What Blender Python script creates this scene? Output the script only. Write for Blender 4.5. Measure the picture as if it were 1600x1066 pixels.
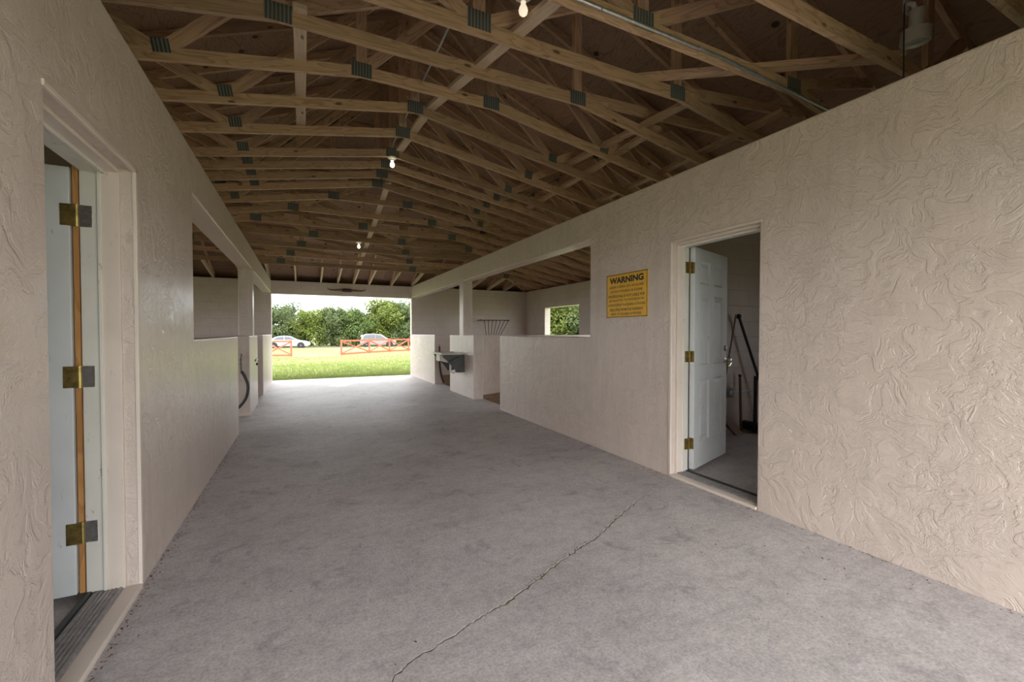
import bpy, bmesh, math, random
from mathutils import Vector, Matrix

# ------------------------------------------------------------------ clear
for o in list(bpy.data.objects):
    bpy.data.objects.remove(o, do_unlink=True)
scene = bpy.context.scene
COL = scene.collection
R = math.radians
rng = random.Random(7)

# ------------------------------------------------------------------ camera
cam_data = bpy.data.cameras.new('camera')
cam_data.sensor_width = 36.0
cam_data.lens = 672.18 / 1600 * 36.0
cam_data.clip_start = 0.05
cam_data.clip_end = 500
cam = bpy.data.objects.new('camera', cam_data)
COL.objects.link(cam)
cam.location = (0, 0, 1.269)
cam.rotation_euler = (math.pi / 2 - 0.01917, 0, -0.452295)
scene.camera = cam

# ------------------------------------------------------------------ world, sun, exposure
world = bpy.data.worlds.new('overcast_sky')
scene.world = world
world.use_nodes = True
wn = world.node_tree
wn.nodes.clear()
w_out = wn.nodes.new('ShaderNodeOutputWorld')
w_bg = wn.nodes.new('ShaderNodeBackground')
w_tc = wn.nodes.new('ShaderNodeTexCoord')
w_map = wn.nodes.new('ShaderNodeMapping')
w_map.inputs['Scale'].default_value = (1, 1, 3)
w_noise = wn.nodes.new('ShaderNodeTexNoise')
w_noise.inputs['Scale'].default_value = 2.2
w_noise.inputs['Detail'].default_value = 6
w_ramp = wn.nodes.new('ShaderNodeValToRGB')
w_ramp.color_ramp.elements[0].position = 0.35
w_ramp.color_ramp.elements[0].color = (0.80, 0.86, 0.95, 1)
w_ramp.color_ramp.elements[1].position = 0.65
w_ramp.color_ramp.elements[1].color = (1.0, 0.98, 0.94, 1)
wn.links.new(w_tc.outputs['Generated'], w_map.inputs['Vector'])
wn.links.new(w_map.outputs['Vector'], w_noise.inputs['Vector'])
wn.links.new(w_noise.outputs['Fac'], w_ramp.inputs['Fac'])
wn.links.new(w_ramp.outputs['Color'], w_bg.inputs['Color'])
w_bg.inputs['Strength'].default_value = 1.15
wn.links.new(w_bg.outputs['Background'], w_out.inputs['Surface'])

sun_data = bpy.data.lights.new('sun', 'SUN')
sun_data.energy = 0.5
sun_data.angle = R(60)
sun_data.color = (1.0, 0.95, 0.86)
sun = bpy.data.objects.new('sun', sun_data)
COL.objects.link(sun)
sun.rotation_euler = Vector((0.26, 0.80, -0.55)).to_track_quat('-Z', 'Y').to_euler()   # veiled sun behind the camera

scene.view_settings.view_transform = 'Standard'
scene.view_settings.look = 'None'
scene.view_settings.gamma = 1.0
scene.view_settings.use_curve_mapping = False
scene.view_settings.exposure = 2.5
scene.cycles.max_bounces = 12
scene.cycles.diffuse_bounces = 8

# ------------------------------------------------------------------ layout constants (metres)
XL, XR, T = -0.735, 2.91, 0.20             # aisle faces of the two inner walls, wall thickness
C = (XL + XR) / 2                          # ridge line
HS = 6.744 - C                             # half span to the inner face of the outer walls
XOL, XOR = C - HS, C + HS
Y0, YF = -1.07, 12.82                      # inner faces of the end walls
ZT = 2.64                                  # wall top / bearing height
YR0, YR1 = 4.59, 7.16                      # ridge begins / ends
SB, ST = 0.172, 0.40                       # slopes of the bottom and top chords
ZRB, ZRT = 3.60, 4.98                      # undersides at the ridge
COMMON_Y = [4.59, 5.22, 5.86, 6.29, 6.71, 7.16]


# ------------------------------------------------------------------ node helpers
def new_mat(name):
    m = bpy.data.materials.new(name)
    m.use_nodes = True
    nt = m.node_tree
    b = nt.nodes['Principled BSDF']
    return m, nt, b


def N(nt, kind, **kw):
    n = nt.nodes.new(kind)
    for k, v in kw.items():
        if k in n.inputs.keys():
            n.inputs[k].default_value = v
        else:
            setattr(n, k, v)
    return n


def ramp(nt, fac, stops):
    n = nt.nodes.new('ShaderNodeValToRGB')
    els = n.color_ramp.elements
    while len(els) < len(stops):
        els.new(0.5)
    for e, (p, c) in zip(els, stops):
        e.position = p
        e.color = (c, c, c, 1) if isinstance(c, (int, float)) else (*c, 1)
    nt.links.new(fac, n.inputs['Fac'])
    return n.outputs['Color']


def mixc(nt, fac, a, b, mode='MIX'):
    n = nt.nodes.new('ShaderNodeMix')
    n.data_type = 'RGBA'
    n.blend_type = mode
    for sock, v in ((n.inputs[0], fac), (n.inputs[6], a), (n.inputs[7], b)):
        if hasattr(v, 'is_linked') or isinstance(v, bpy.types.NodeSocket):
            nt.links.new(v, sock)
        elif isinstance(v, (int, float)):
            sock.default_value = v if sock.type == 'VALUE' else (v, v, v, 1)
        else:
            sock.default_value = (*v, 1)
    return n.outputs[2]


def math_n(nt, op, a, b=0.0, c=0.0):
    n = nt.nodes.new('ShaderNodeMath')
    n.operation = op
    for i, v in enumerate((a, b, c)):
        if isinstance(v, bpy.types.NodeSocket):
            nt.links.new(v, n.inputs[i])
        else:
            n.inputs[i].default_value = v
    return n.outputs[0]


def coords(nt, kind='Object', scale=(1, 1, 1), rot=(0, 0, 0)):
    tc = nt.nodes.new('ShaderNodeTexCoord')
    mp = nt.nodes.new('ShaderNodeMapping')
    mp.inputs['Scale'].default_value = scale
    mp.inputs['Rotation'].default_value = rot
    nt.links.new(tc.outputs[kind], mp.inputs['Vector'])
    return mp.outputs['Vector']


def noise(nt, vec, scale, detail=4, rough=0.55, dist=0.0):
    n = N(nt, 'ShaderNodeTexNoise')
    n.inputs['Scale'].default_value = scale
    n.inputs['Detail'].default_value = detail
    n.inputs['Roughness'].default_value = rough
    n.inputs['Distortion'].default_value = dist
    nt.links.new(vec, n.inputs['Vector'])
    return n.outputs['Fac']


def bump(nt, bsdf, height, strength=0.5, distance=0.01, prev=None):
    n = nt.nodes.new('ShaderNodeBump')
    n.inputs['Strength'].default_value = strength
    n.inputs['Distance'].default_value = distance
    nt.links.new(height, n.inputs['Height'])
    if prev is not None:
        nt.links.new(prev, n.inputs['Normal'])
    nt.links.new(n.outputs['Normal'], bsdf.inputs['Normal'])
    return n.outputs['Normal']


def link_col(nt, bsdf, c):
    nt.links.new(c, bsdf.inputs['Base Color'])


def simple(name, col, rough=0.5, metal=0.0, var=0.12, scale=25.0, bumpd=0.0, spec=0.5):
    m, nt, b = new_mat(name)
    v = coords(nt)
    f = noise(nt, v, scale, 4)
    lo = tuple(max(0, c * (1 - var)) for c in col)
    hi = tuple(min(1, c * (1 + var)) for c in col)
    link_col(nt, b, ramp(nt, f, [(0.3, lo), (0.7, hi)]))
    b.inputs['Roughness'].default_value = rough
    b.inputs['Metallic'].default_value = metal
    b.inputs['Specular IOR Level'].default_value = spec
    if bumpd:
        bump(nt, b, f, 0.5, bumpd)
    return m


# ------------------------------------------------------------------ materials
def make_stucco():
    m, nt, b = new_mat('stucco_paint')
    v = coords(nt)
    big = noise(nt, v, 1.3, 3)
    col = ramp(nt, big, [(0.3, (0.645, 0.55, 0.49)), (0.7, (0.68, 0.585, 0.525))])
    grime = noise(nt, v, 5.5, 6, 0.7)
    g = ramp(nt, grime, [(0.30, 0.95), (0.5, 1.0)])
    col = mixc(nt, 1.0, col, g, 'MULTIPLY')
    link_col(nt, b, col)
    b.inputs['Roughness'].default_value = 0.32
    # skip-trowel plaster: plateaus with crisp edges, trowel ridges and fine grain
    warp = N(nt, 'ShaderNodeTexNoise')
    warp.inputs['Scale'].default_value = 3.0
    warp.inputs['Detail'].default_value = 2
    nt.links.new(v, warp.inputs['Vector'])
    vm = nt.nodes.new('ShaderNodeVectorMath')
    vm.operation = 'MULTIPLY_ADD'
    nt.links.new(warp.outputs['Color'], vm.inputs[0])
    vm.inputs[1].default_value = (0.35, 0.35, 0.35)
    nt.links.new(v, vm.inputs[2])
    n1 = noise(nt, vm.outputs[0], 8.0, 5, 0.6, 0.9)
    plat = ramp(nt, n1, [(0.46, 0.0), (0.51, 0.8), (0.60, 1.0)])
    n2 = noise(nt, vm.outputs[0], 21.0, 4, 0.6, 1.6)
    rid = ramp(nt, n2, [(0.47, 0.0), (0.52, 1.0), (0.56, 0.2)])
    patch = ramp(nt, noise(nt, v, 2.3, 2), [(0.38, 0.15), (0.62, 1.0)])
    h = math_n(nt, 'ADD', math_n(nt, 'MULTIPLY', plat, 0.8), math_n(nt, 'MULTIPLY', math_n(nt, 'MULTIPLY', rid, patch), 0.45))
    h = math_n(nt, 'ADD', h, math_n(nt, 'MULTIPLY', noise(nt, v, 120, 2), 0.10))
    streak = noise(nt, coords(nt, scale=(7, 7, 0.7)), 2.0, 5, 0.7)
    col = mixc(nt, 1.0, col, ramp(nt, streak, [(0.32, 0.92), (0.52, 1.0)]), 'MULTIPLY')
    col = mixc(nt, 1.0, col, ramp(nt, h, [(0.05, 0.965), (0.55, 1.0)]), 'MULTIPLY')
    link_col(nt, b, col)
    bump(nt, b, h, 0.55, 0.0065)
    return m


def make_block():
    m, nt, b = new_mat('painted_block')
    tc = nt.nodes.new('ShaderNodeTexCoord')
    sep = nt.nodes.new('ShaderNodeSeparateXYZ')
    nt.links.new(tc.outputs['Object'], sep.inputs[0])
    cmb = nt.nodes.new('ShaderNodeCombineXYZ')
    nt.links.new(math_n(nt, 'ADD', sep.outputs[0], sep.outputs[1]), cmb.inputs[0])
    nt.links.new(sep.outputs[2], cmb.inputs[1])
    br = nt.nodes.new('ShaderNodeTexBrick')
    br.inputs['Scale'].default_value = 1.0
    br.inputs['Brick Width'].default_value = 0.406
    br.inputs['Row Height'].default_value = 0.203
    br.inputs['Mortar Size'].default_value = 0.008
    br.inputs['Mortar Smooth'].default_value = 0.6
    nt.links.new(cmb.outputs[0], br.inputs['Vector'])
    v = coords(nt)
    f = noise(nt, v, 2.0, 5, 0.65)
    col = ramp(nt, f, [(0.3, (0.60, 0.53, 0.475)), (0.7, (0.69, 0.615, 0.56))])
    col = mixc(nt, br.outputs['Fac'], col, (0.58, 0.51, 0.455))
    link_col(nt, b, col)
    b.inputs['Roughness'].default_value = 0.5
    h = math_n(nt, 'SUBTRACT', math_n(nt, 'MULTIPLY', noise(nt, v, 45, 4), 0.4), br.outputs['Fac'])
    bump(nt, b, h, 0.35, 0.006)
    return m


def make_concrete():
    m, nt, b = new_mat('concrete_floor')
    v = coords(nt)
    f1 = noise(nt, v, 0.9, 6, 0.6, 0.3)
    f2 = noise(nt, v, 6.0, 8, 0.72)
    f3 = noise(nt, v, 85, 3, 0.6)
    col = ramp(nt, f1, [(0.30, (0.46, 0.43, 0.43)), (0.5, (0.55, 0.515, 0.515)), (0.72, (0.61, 0.575, 0.575))])
    col = mixc(nt, 1.0, col, ramp(nt, f2, [(0.33, 0.84), (0.52, 1.0), (0.75, 1.06)]), 'MULTIPLY')
    col = mixc(nt, 1.0, col, ramp(nt, f3, [(0.30, 0.74), (0.60, 1.06)]), 'MULTIPLY')
    col = mixc(nt, 1.0, col, ramp(nt, noise(nt, v, 26, 5, 0.7), [(0.34, 0.86), (0.62, 1.05)]), 'MULTIPLY')
    # dark drips and rubber marks
    vs = coords(nt, scale=(1, 1, 1))
    blot = noise(nt, vs, 3.4, 7, 0.75, 0.6)
    col = mixc(nt, ramp(nt, blot, [(0.56, 0.0), (0.66, 0.55)]), col, (0.235, 0.225, 0.24))
    # trowel sweeps
    sw = noise(nt, coords(nt, scale=(0.5, 2.4, 1), rot=(0, 0, R(28))), 3.0, 6, 0.7, 1.2)
    col = mixc(nt, 1.0, col, ramp(nt, sw, [(0.36, 0.93), (0.55, 1.01)]), 'MULTIPLY')
    # specks
    vo = N(nt, 'ShaderNodeTexVoronoi')
    vo.inputs['Scale'].default_value = 13
    nt.links.new(v, vo.inputs['Vector'])
    col = mixc(nt, ramp(nt, vo.outputs['Distance'], [(0.028, 0.7), (0.045, 0.0)]), col, (0.17, 0.15, 0.13))
    link_col(nt, b, col)
    # worn smooth towards the far doorway, two damp patches there
    sep = nt.nodes.new('ShaderNodeSeparateXYZ')
    nt.links.new(v, sep.inputs[0])
    y = math_n(nt, 'ADD', sep.outputs[1], math_n(nt, 'MULTIPLY', f1, 3.0))
    mr = nt.nodes.new('ShaderNodeMapRange')
    mr.inputs['From Min'].default_value = 4.0
    mr.inputs['From Max'].default_value = 10.5
    mr.inputs['To Min'].default_value = 0.66
    mr.inputs['To Max'].default_value = 0.46
    nt.links.new(y, mr.inputs['Value'])
    rgh = math_n(nt, 'ADD', mr.outputs[0], math_n(nt, 'MULTIPLY', f2, 0.12))
    dmp = None
    for (cx, cy, rx, ry) in ((0.78, 11.15, 0.32, 0.28), (1.55, 11.6, 0.42, 0.30)):
        dx = math_n(nt, 'DIVIDE', math_n(nt, 'SUBTRACT', sep.outputs[0], cx), rx)
        dy = math_n(nt, 'DIVIDE', math_n(nt, 'SUBTRACT', sep.outputs[1], cy), ry)
        d = math_n(nt, 'ADD', math_n(nt, 'MULTIPLY', dx, dx), math_n(nt, 'MULTIPLY', dy, dy))
        d = math_n(nt, 'ADD', d, math_n(nt, 'MULTIPLY', f2, 0.9))
        s = ramp(nt, d, [(0.80, 1.0), (1.0, 0.0)])
        dmp = s if dmp is None else math_n(nt, 'MAXIMUM', dmp, s)
    rgh = math_n(nt, 'MULTIPLY', rgh, math_n(nt, 'SUBTRACT', 1.0, math_n(nt, 'MULTIPLY', dmp, 0.78)))
    nt.links.new(rgh, b.inputs['Roughness'])
    b.inputs['Specular IOR Level'].default_value = 0.16
    hb = math_n(nt, 'ADD', math_n(nt, 'MULTIPLY', f3, 0.5), f2)
    bump(nt, b, math_n(nt, 'MULTIPLY', hb, math_n(nt, 'SUBTRACT', 1.0, dmp)), 0.22, 0.006)
    return m


def make_wood(name, dark, light, rough=0.62, knots=True, uv=True, ring=7.0, amount=1.0):
    m, nt, b = new_mat(name)
    tc = nt.nodes.new('ShaderNodeTexCoord')
    oi = nt.nodes.new('ShaderNodeObjectInfo')
    off = nt.nodes.new('ShaderNodeVectorMath')
    off.operation = 'ADD'
    cmb = nt.nodes.new('ShaderNodeCombineXYZ')
    nt.links.new(math_n(nt, 'MULTIPLY', oi.outputs['Random'], 37.0), cmb.inputs[0])
    nt.links.new(math_n(nt, 'MULTIPLY', oi.outputs['Random'], 11.0), cmb.inputs[1])
    nt.links.new(tc.outputs['UV' if uv else 'Object'], off.inputs[0])
    nt.links.new(cmb.outputs[0], off.inputs[1])
    mp = nt.nodes.new('ShaderNodeMapping')
    mp.inputs['Scale'].default_value = (0.9, ring, ring)
    nt.links.new(off.outputs[0], mp.inputs['Vector'])
    n1 = noise(nt, mp.outputs[0], 1.6, 2, 0.5, 0.35)
    rings = math_n(nt, 'FRACT', math_n(nt, 'MULTIPLY', n1, 9.0))
    g = ramp(nt, rings, [(0.0, 0.0), (0.55, 0.25), (0.9, 1.0), (1.0, 0.1)])
    mp2 = nt.nodes.new('ShaderNodeMapping')
    mp2.inputs['Scale'].default_value = (2.0, 110, 110)
    nt.links.new(off.outputs[0], mp2.inputs['Vector'])
    fine = noise(nt, mp2.outputs[0], 1.0, 3)
    col = mixc(nt, math_n(nt, 'MULTIPLY', g, 0.62 * amount), light, dark)
    col = mixc(nt, 1.0, col, ramp(nt, fine, [(0.25, 0.86), (0.7, 1.06)]), 'MULTIPLY')
    col = mixc(nt, 1.0, col, ramp(nt, oi.outputs['Random'], [(0.0, 0.74), (0.5, 0.95), (1.0, 1.12)]), 'MULTIPLY')
    if knots:
        mp3 = nt.nodes.new('ShaderNodeMapping')
        mp3.inputs['Scale'].default_value = (3.0, 7.0, 7.0)
        nt.links.new(off.outputs[0], mp3.inputs['Vector'])
        vo = N(nt, 'ShaderNodeTexVoronoi')
        vo.inputs['Scale'].default_value = 1.0
        nt.links.new(mp3.outputs[0], vo.inputs['Vector'])
        col = mixc(nt, ramp(nt, vo.outputs['Distance'], [(0.07, 0.85), (0.12, 0.0)]), col, tuple(c * 0.30 for c in dark))
    link_col(nt, b, col)
    b.inputs['Roughness'].default_value = rough
    bump(nt, b, fine, 0.15, 0.002)
    return m


def make_plate():
    m, nt, b = new_mat('galvanised_plate')
    v = coords(nt)
    wv = N(nt, 'ShaderNodeTexWave')
    wv.inputs['Scale'].default_value = 13.0
    wv.inputs['Distortion'].default_value = 0.4
    nt.links.new(v, wv.inputs['Vector'])
    col = ramp(nt, wv.outputs['Fac'], [(0.15, (0.085, 0.09, 0.088)), (0.6, (0.15, 0.16, 0.155)), (0.95, (0.21, 0.22, 0.21))])
    link_col(nt, b, col)
    b.inputs['Metallic'].default_value = 0.35
    b.inputs['Roughness'].default_value = 0.55
    bump(nt, b, wv.outputs['Fac'], 0.6, 0.004)
    return m


def make_grass():
    m, nt, b = new_mat('mown_grass')
    v = coords(nt)
    f1 = noise(nt, v, 0.25, 5, 0.6)
    f2 = noise(nt, coords(nt, scale=(1, 0.35, 1)), 5.0, 8, 0.75)
    col = ramp(nt, f1, [(0.32, (0.15, 0.19, 0.062)), (0.52, (0.21, 0.235, 0.088)), (0.70, (0.27, 0.265, 0.12))])
    col = mixc(nt, 1.0, col, ramp(nt, f2, [(0.3, 0.72), (0.6, 1.10)]), 'MULTIPLY')
    link_col(nt, b, col)
    b.inputs['Roughness'].default_value = 0.95
    b.inputs['Specular IOR Level'].default_value = 0.1
    bump(nt, b, f2, 0.6, 0.05)
    return m


def make_leaf(name, a, c):
    m, nt, b = new_mat(name)
    v = coords(nt)
    f = noise(nt, v, 0.8, 3)
    g = nt.nodes.new('ShaderNodeObjectInfo')
    col = ramp(nt, f, [(0.32, a), (0.68, c)])
    col = mixc(nt, 1.0, col, ramp(nt, g.outputs['Random'], [(0.0, 0.75), (1.0, 1.15)]), 'MULTIPLY')
    link_col(nt, b, col)
    b.inputs['Roughness'].default_value = 0.55
    b.inputs['Specular IOR Level'].default_value = 0.3
    tr = nt.nodes.new('ShaderNodeBsdfTranslucent')
    nt.links.new(col, tr.inputs['Color'])
    mx = nt.nodes.new('ShaderNodeMixShader')
    mx.inputs[0].default_value = 0.35
    out = nt.nodes['Material Output']
    nt.links.new(b.outputs[0], mx.inputs[1])
    nt.links.new(tr.outputs[0], mx.inputs[2])
    nt.links.new(mx.outputs[0], out.inputs['Surface'])
    return m


def make_dirt():
    m, nt, b = new_mat('stall_dirt')
    v = coords(nt)
    f = noise(nt, v, 7, 8, 0.7)
    link_col(nt, b, ramp(nt, f, [(0.3, (0.17, 0.10, 0.055)), (0.7, (0.36, 0.235, 0.14))]))
    b.inputs['Roughness'].default_value = 0.95
    bump(nt, b, f, 0.6, 0.03)
    return m


def make_plywood():
    m, nt, b = new_mat('plywood')
    oi = nt.nodes.new('ShaderNodeObjectInfo')
    tc = nt.nodes.new('ShaderNodeTexCoord')
    add = nt.nodes.new('ShaderNodeVectorMath')
    add.operation = 'ADD'
    nt.links.new(tc.outputs['UV'], add.inputs[0])
    cmb = nt.nodes.new('ShaderNodeCombineXYZ')
    nt.links.new(math_n(nt, 'MULTIPLY', oi.outputs['Random'], 53.0), cmb.inputs[0])
    nt.links.new(cmb.outputs[0], add.inputs[1])
    mp = nt.nodes.new('ShaderNodeMapping')
    mp.inputs['Scale'].default_value = (0.8, 3.2, 1)
    nt.links.new(add.outputs[0], mp.inputs['Vector'])
    n1 = noise(nt, mp.outputs[0], 1.3, 3, 0.5, 0.6)
    rings = math_n(nt, 'FRACT', math_n(nt, 'MULTIPLY', n1, 16.0))
    g = ramp(nt, rings, [(0.0, 0.0), (0.6, 0.15), (0.85, 1.0), (1.0, 0.0)])
    col = mixc(nt, math_n(nt, 'MULTIPLY', g, 0.6), (0.34, 0.215, 0.145), (0.155, 0.085, 0.055))
    col = mixc(nt, 1.0, col, ramp(nt, oi.outputs['Random'], [(0.0, 0.72), (1.0, 1.15)]), 'MULTIPLY')
    vo = N(nt, 'ShaderNodeTexVoronoi')
    vo.inputs['Scale'].default_value = 2.6
    nt.links.new(add.outputs[0], vo.inputs['Vector'])
    col = mixc(nt, ramp(nt, vo.outputs['Distance'], [(0.075, 0.9), (0.10, 0.0)]), col, (0.03, 0.018, 0.012))
    link_col(nt, b, col)
    b.inputs['Roughness'].default_value = 0.75
    return m


def make_weathered(name, col, worn):
    m, nt, b = new_mat(name)
    v = coords(nt, scale=(1, 1, 0.35))
    f = noise(nt, v, 26, 6, 0.7)
    c = mixc(nt, ramp(nt, f, [(0.62, 0.0), (0.68, 0.75)]), col, worn)
    f2 = noise(nt, coords(nt), 3, 4)
    c = mixc(nt, 1.0, c, ramp(nt, f2, [(0.3, 0.90), (0.7, 1.04)]), 'MULTIPLY')
    link_col(nt, b, c)
    b.inputs['Roughness'].default_value = 0.48
    bump(nt, b, f, 0.15, 0.002)
    return m


M = {}
M['stucco'] = make_stucco()
M['block'] = make_block()
M['concrete'] = make_concrete()
M['pine'] = make_wood('pine_lumber', (0.25, 0.135, 0.072), (0.52, 0.35, 0.225))
M['pale_board'] = make_wood('pale_brace_board', (0.40, 0.28, 0.18), (0.66, 0.52, 0.38), amount=0.5)
M['bare_jamb'] = make_wood('bare_pine_jamb', (0.36, 0.15, 0.04), (0.62, 0.32, 0.11), ring=4.0)
M['brown_wood'] = make_wood('brown_wood', (0.09, 0.045, 0.022), (0.20, 0.11, 0.06), knots=False)
M['plate'] = make_plate()
M['plywood'] = make_plywood()
M['grass'] = make_grass()
M['dirt'] = make_dirt()
M['white_door'] = make_weathered('white_door_paint', (0.70, 0.73, 0.74), (0.42, 0.40, 0.37))
M['white_frame'] = make_weathered('white_frame_paint', (0.72, 0.70, 0.64), (0.34, 0.29, 0.23))
M['trim_paint'] = make_weathered('cream_trim_paint', (0.72, 0.63, 0.555), (0.55, 0.47, 0.40))
M['brass'] = simple('aged_brass', (0.36, 0.27, 0.09), 0.38, 0.85, 0.35, 40)
M['steel'] = simple('worn_steel', (0.55, 0.55, 0.54), 0.28, 0.9, 0.2, 60)
M['aluminium'] = simple('dull_aluminium', (0.34, 0.33, 0.33), 0.5, 0.35, 0.25, 30)
M['emt'] = simple('galvanised_pipe', (0.62, 0.66, 0.70), 0.3, 0.85, 0.15, 30)
M['lamp_grey'] = simple('grey_lamp_housing', (0.46, 0.45, 0.42), 0.45, 0.2, 0.1, 20)
M['yellow'] = simple('yellow_sign_board', (0.80, 0.46, 0.035), 0.42, 0, 0.08, 12)
M['black'] = simple('black_ink', (0.022, 0.020, 0.024), 0.5, 0, 0.2, 20)
M['ink_brown'] = simple('faded_ink', (0.105, 0.062, 0.024), 0.5, 0, 0.2, 20)
M['black_metal'] = simple('black_iron', (0.03, 0.028, 0.03), 0.45, 0.4, 0.3, 30)
M['rubber'] = simple('dark_rubber', (0.045, 0.055, 0.055), 0.55, 0, 0.25, 30)
M['red_rubber'] = simple('dark_red_rubber', (0.06, 0.025, 0.025), 0.5, 0, 0.25, 30)
M['grey_plastic'] = simple('grey_plastic', (0.085, 0.085, 0.08), 0.5, 0, 0.2, 12)
M['pale_plastic'] = simple('pale_plastic', (0.62, 0.58, 0.50), 0.45, 0, 0.12, 12)
M['porcelain'] = simple('porcelain', (0.80, 0.77, 0.68), 0.3, 0, 0.04, 10)
M['fence'] = simple('orange_fence_paint', (0.34, 0.085, 0.045), 0.7, 0, 0.15, 6)
M['car_white'] = simple('white_car_paint', (0.40, 0.39, 0.38), 0.25, 0, 0.02, 5)
M['car_silver'] = simple('silver_car_paint', (0.22, 0.21, 0.22), 0.28, 0.35, 0.03, 5)
M['car_glass'] = simple('dark_car_glass', (0.035, 0.04, 0.05), 0.08, 0, 0.1, 5)
M['tyre'] = simple('tyre_rubber', (0.015, 0.015, 0.015), 0.8, 0, 0.2, 20)
M['rim'] = simple('alloy_rim', (0.25, 0.25, 0.26), 0.35, 0.6, 0.1, 20)
M['asphalt'] = simple('road_asphalt', (0.06, 0.06, 0.06), 0.9, 0, 0.25, 9)
M['bark'] = simple('tree_bark', (0.07, 0.055, 0.042), 0.9, 0, 0.4, 9, 0.02)
M['leaf_a'] = make_leaf('leaf_yellow_green', (0.085, 0.125, 0.022), (0.20, 0.235, 0.05))
M['leaf_b'] = make_leaf('leaf_grey_green', (0.075, 0.11, 0.038), (0.17, 0.21, 0.085))
M['leaf_c'] = make_leaf('leaf_deep_green', (0.058, 0.095, 0.026), (0.135, 0.185, 0.05))
M['blade'] = make_leaf('grass_blades', (0.17, 0.24, 0.05), (0.30, 0.33, 0.10))
M['horn'] = simple('cow_horn', (0.20, 0.125, 0.06), 0.4, 0, 0.5, 14)
M['leather'] = simple('dark_leather', (0.035, 0.02, 0.025), 0.55, 0, 0.3, 25)
M['crack_fill'] = simple('crack_filler', (0.60, 0.57, 0.54), 0.8, 0, 0.2, 40, 0.003)
M['crack_edge'] = simple('crack_edge_dirt', (0.10, 0.085, 0.065), 0.9, 0, 0.4, 60)
M['litter'] = simple('dry_leaf', (0.17, 0.095, 0.04), 0.9, 0, 0.5, 50)
M['soffit'] = simple('soffit_board', (0.55, 0.49, 0.43), 0.7, 0, 0.1, 4)
M['shingle'] = simple('roof_felt', (0.12, 0.11, 0.11), 0.9, 0, 0.2, 10)
M['outlet'] = simple('grey_outlet_box', (0.16, 0.17, 0.18), 0.4, 0.3, 0.15, 20)
M['blue_pan'] = simple('dark_blue_plastic', (0.028, 0.036, 0.045), 0.5, 0, 0.25, 20)
M['thin_pole'] = simple('faded_grey_pole', (0.24, 0.20, 0.17), 0.6, 0, 0.2, 20)

bm_, nt_, b_ = new_mat('unlit_bulb_glow')
b_.inputs['Base Color'].default_value = (0.85, 0.80, 0.66, 1)
b_.inputs['Emission Color'].default_value = (1.0, 0.84, 0.62, 1)
b_.inputs['Emission Strength'].default_value = 1.2  # bulbs are unlit; glow added so the glass shows bright
M['bulb'] = bm_
M['faint_bulb_glow'] = bm_.copy()
M['faint_bulb_glow'].name = 'faint_bulb_glow'
M['faint_bulb_glow'].node_tree.nodes['Principled BSDF'].inputs['Emission Strength'].default_value = 0.14  # weaker added glow for the unlit near bulb


# ------------------------------------------------------------------ mesh helpers
def link(o, parent=None):
    COL.objects.link(o)
    if parent is not None:
        o.parent = parent
    return o


def mesh_data(name, verts, faces, mat, uvs=None, smooth=False):
    me = bpy.data.meshes.new(name)
    me.from_pydata([tuple(v) for v in verts], [], faces)
    if mat is not None:
        me.materials.append(M[mat] if isinstance(mat, str) else mat)
    if uvs is not None:
        lay = me.uv_layers.new(name='UVMap')
        i = 0
        for f in uvs:
            for uv in f:
                lay.data[i].uv = uv
                i += 1
    if smooth:
        for p in me.polygons:
            p.use_smooth = True
    me.update()
    return me


def obj(name, me, parent=None, loc=None, rot=None):
    o = bpy.data.objects.new(name, me)
    if loc is not None:
        o.location = loc
    if rot is not None:
        o.rotation_euler = rot
    return link(o, parent)


def tag(o, label, cat, group=None, kind=None):
    o['label'] = label
    o['category'] = cat
    if group:
        o['group'] = group
    if kind:
        o['kind'] = kind
    return o


def thing(name, label, cat, loc=(0, 0, 0), rotz=0.0, group=None):
    o = bpy.data.objects.new(name, None)
    o.empty_display_size = 0.1
    o.location = loc
    o.rotation_euler = (0, 0, rotz)
    link(o)
    return tag(o, label, cat, group)


def struct(o, label, cat=None):
    o['kind'] = 'structure'
    o['label'] = label
    o['category'] = cat or 'wall'
    return o


def copy_tree(o, parent=None):
    c = o.copy()
    COL.objects.link(c)
    c.parent = parent
    for ch in list(o.children):
        copy_tree(ch, c)
    return c


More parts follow.
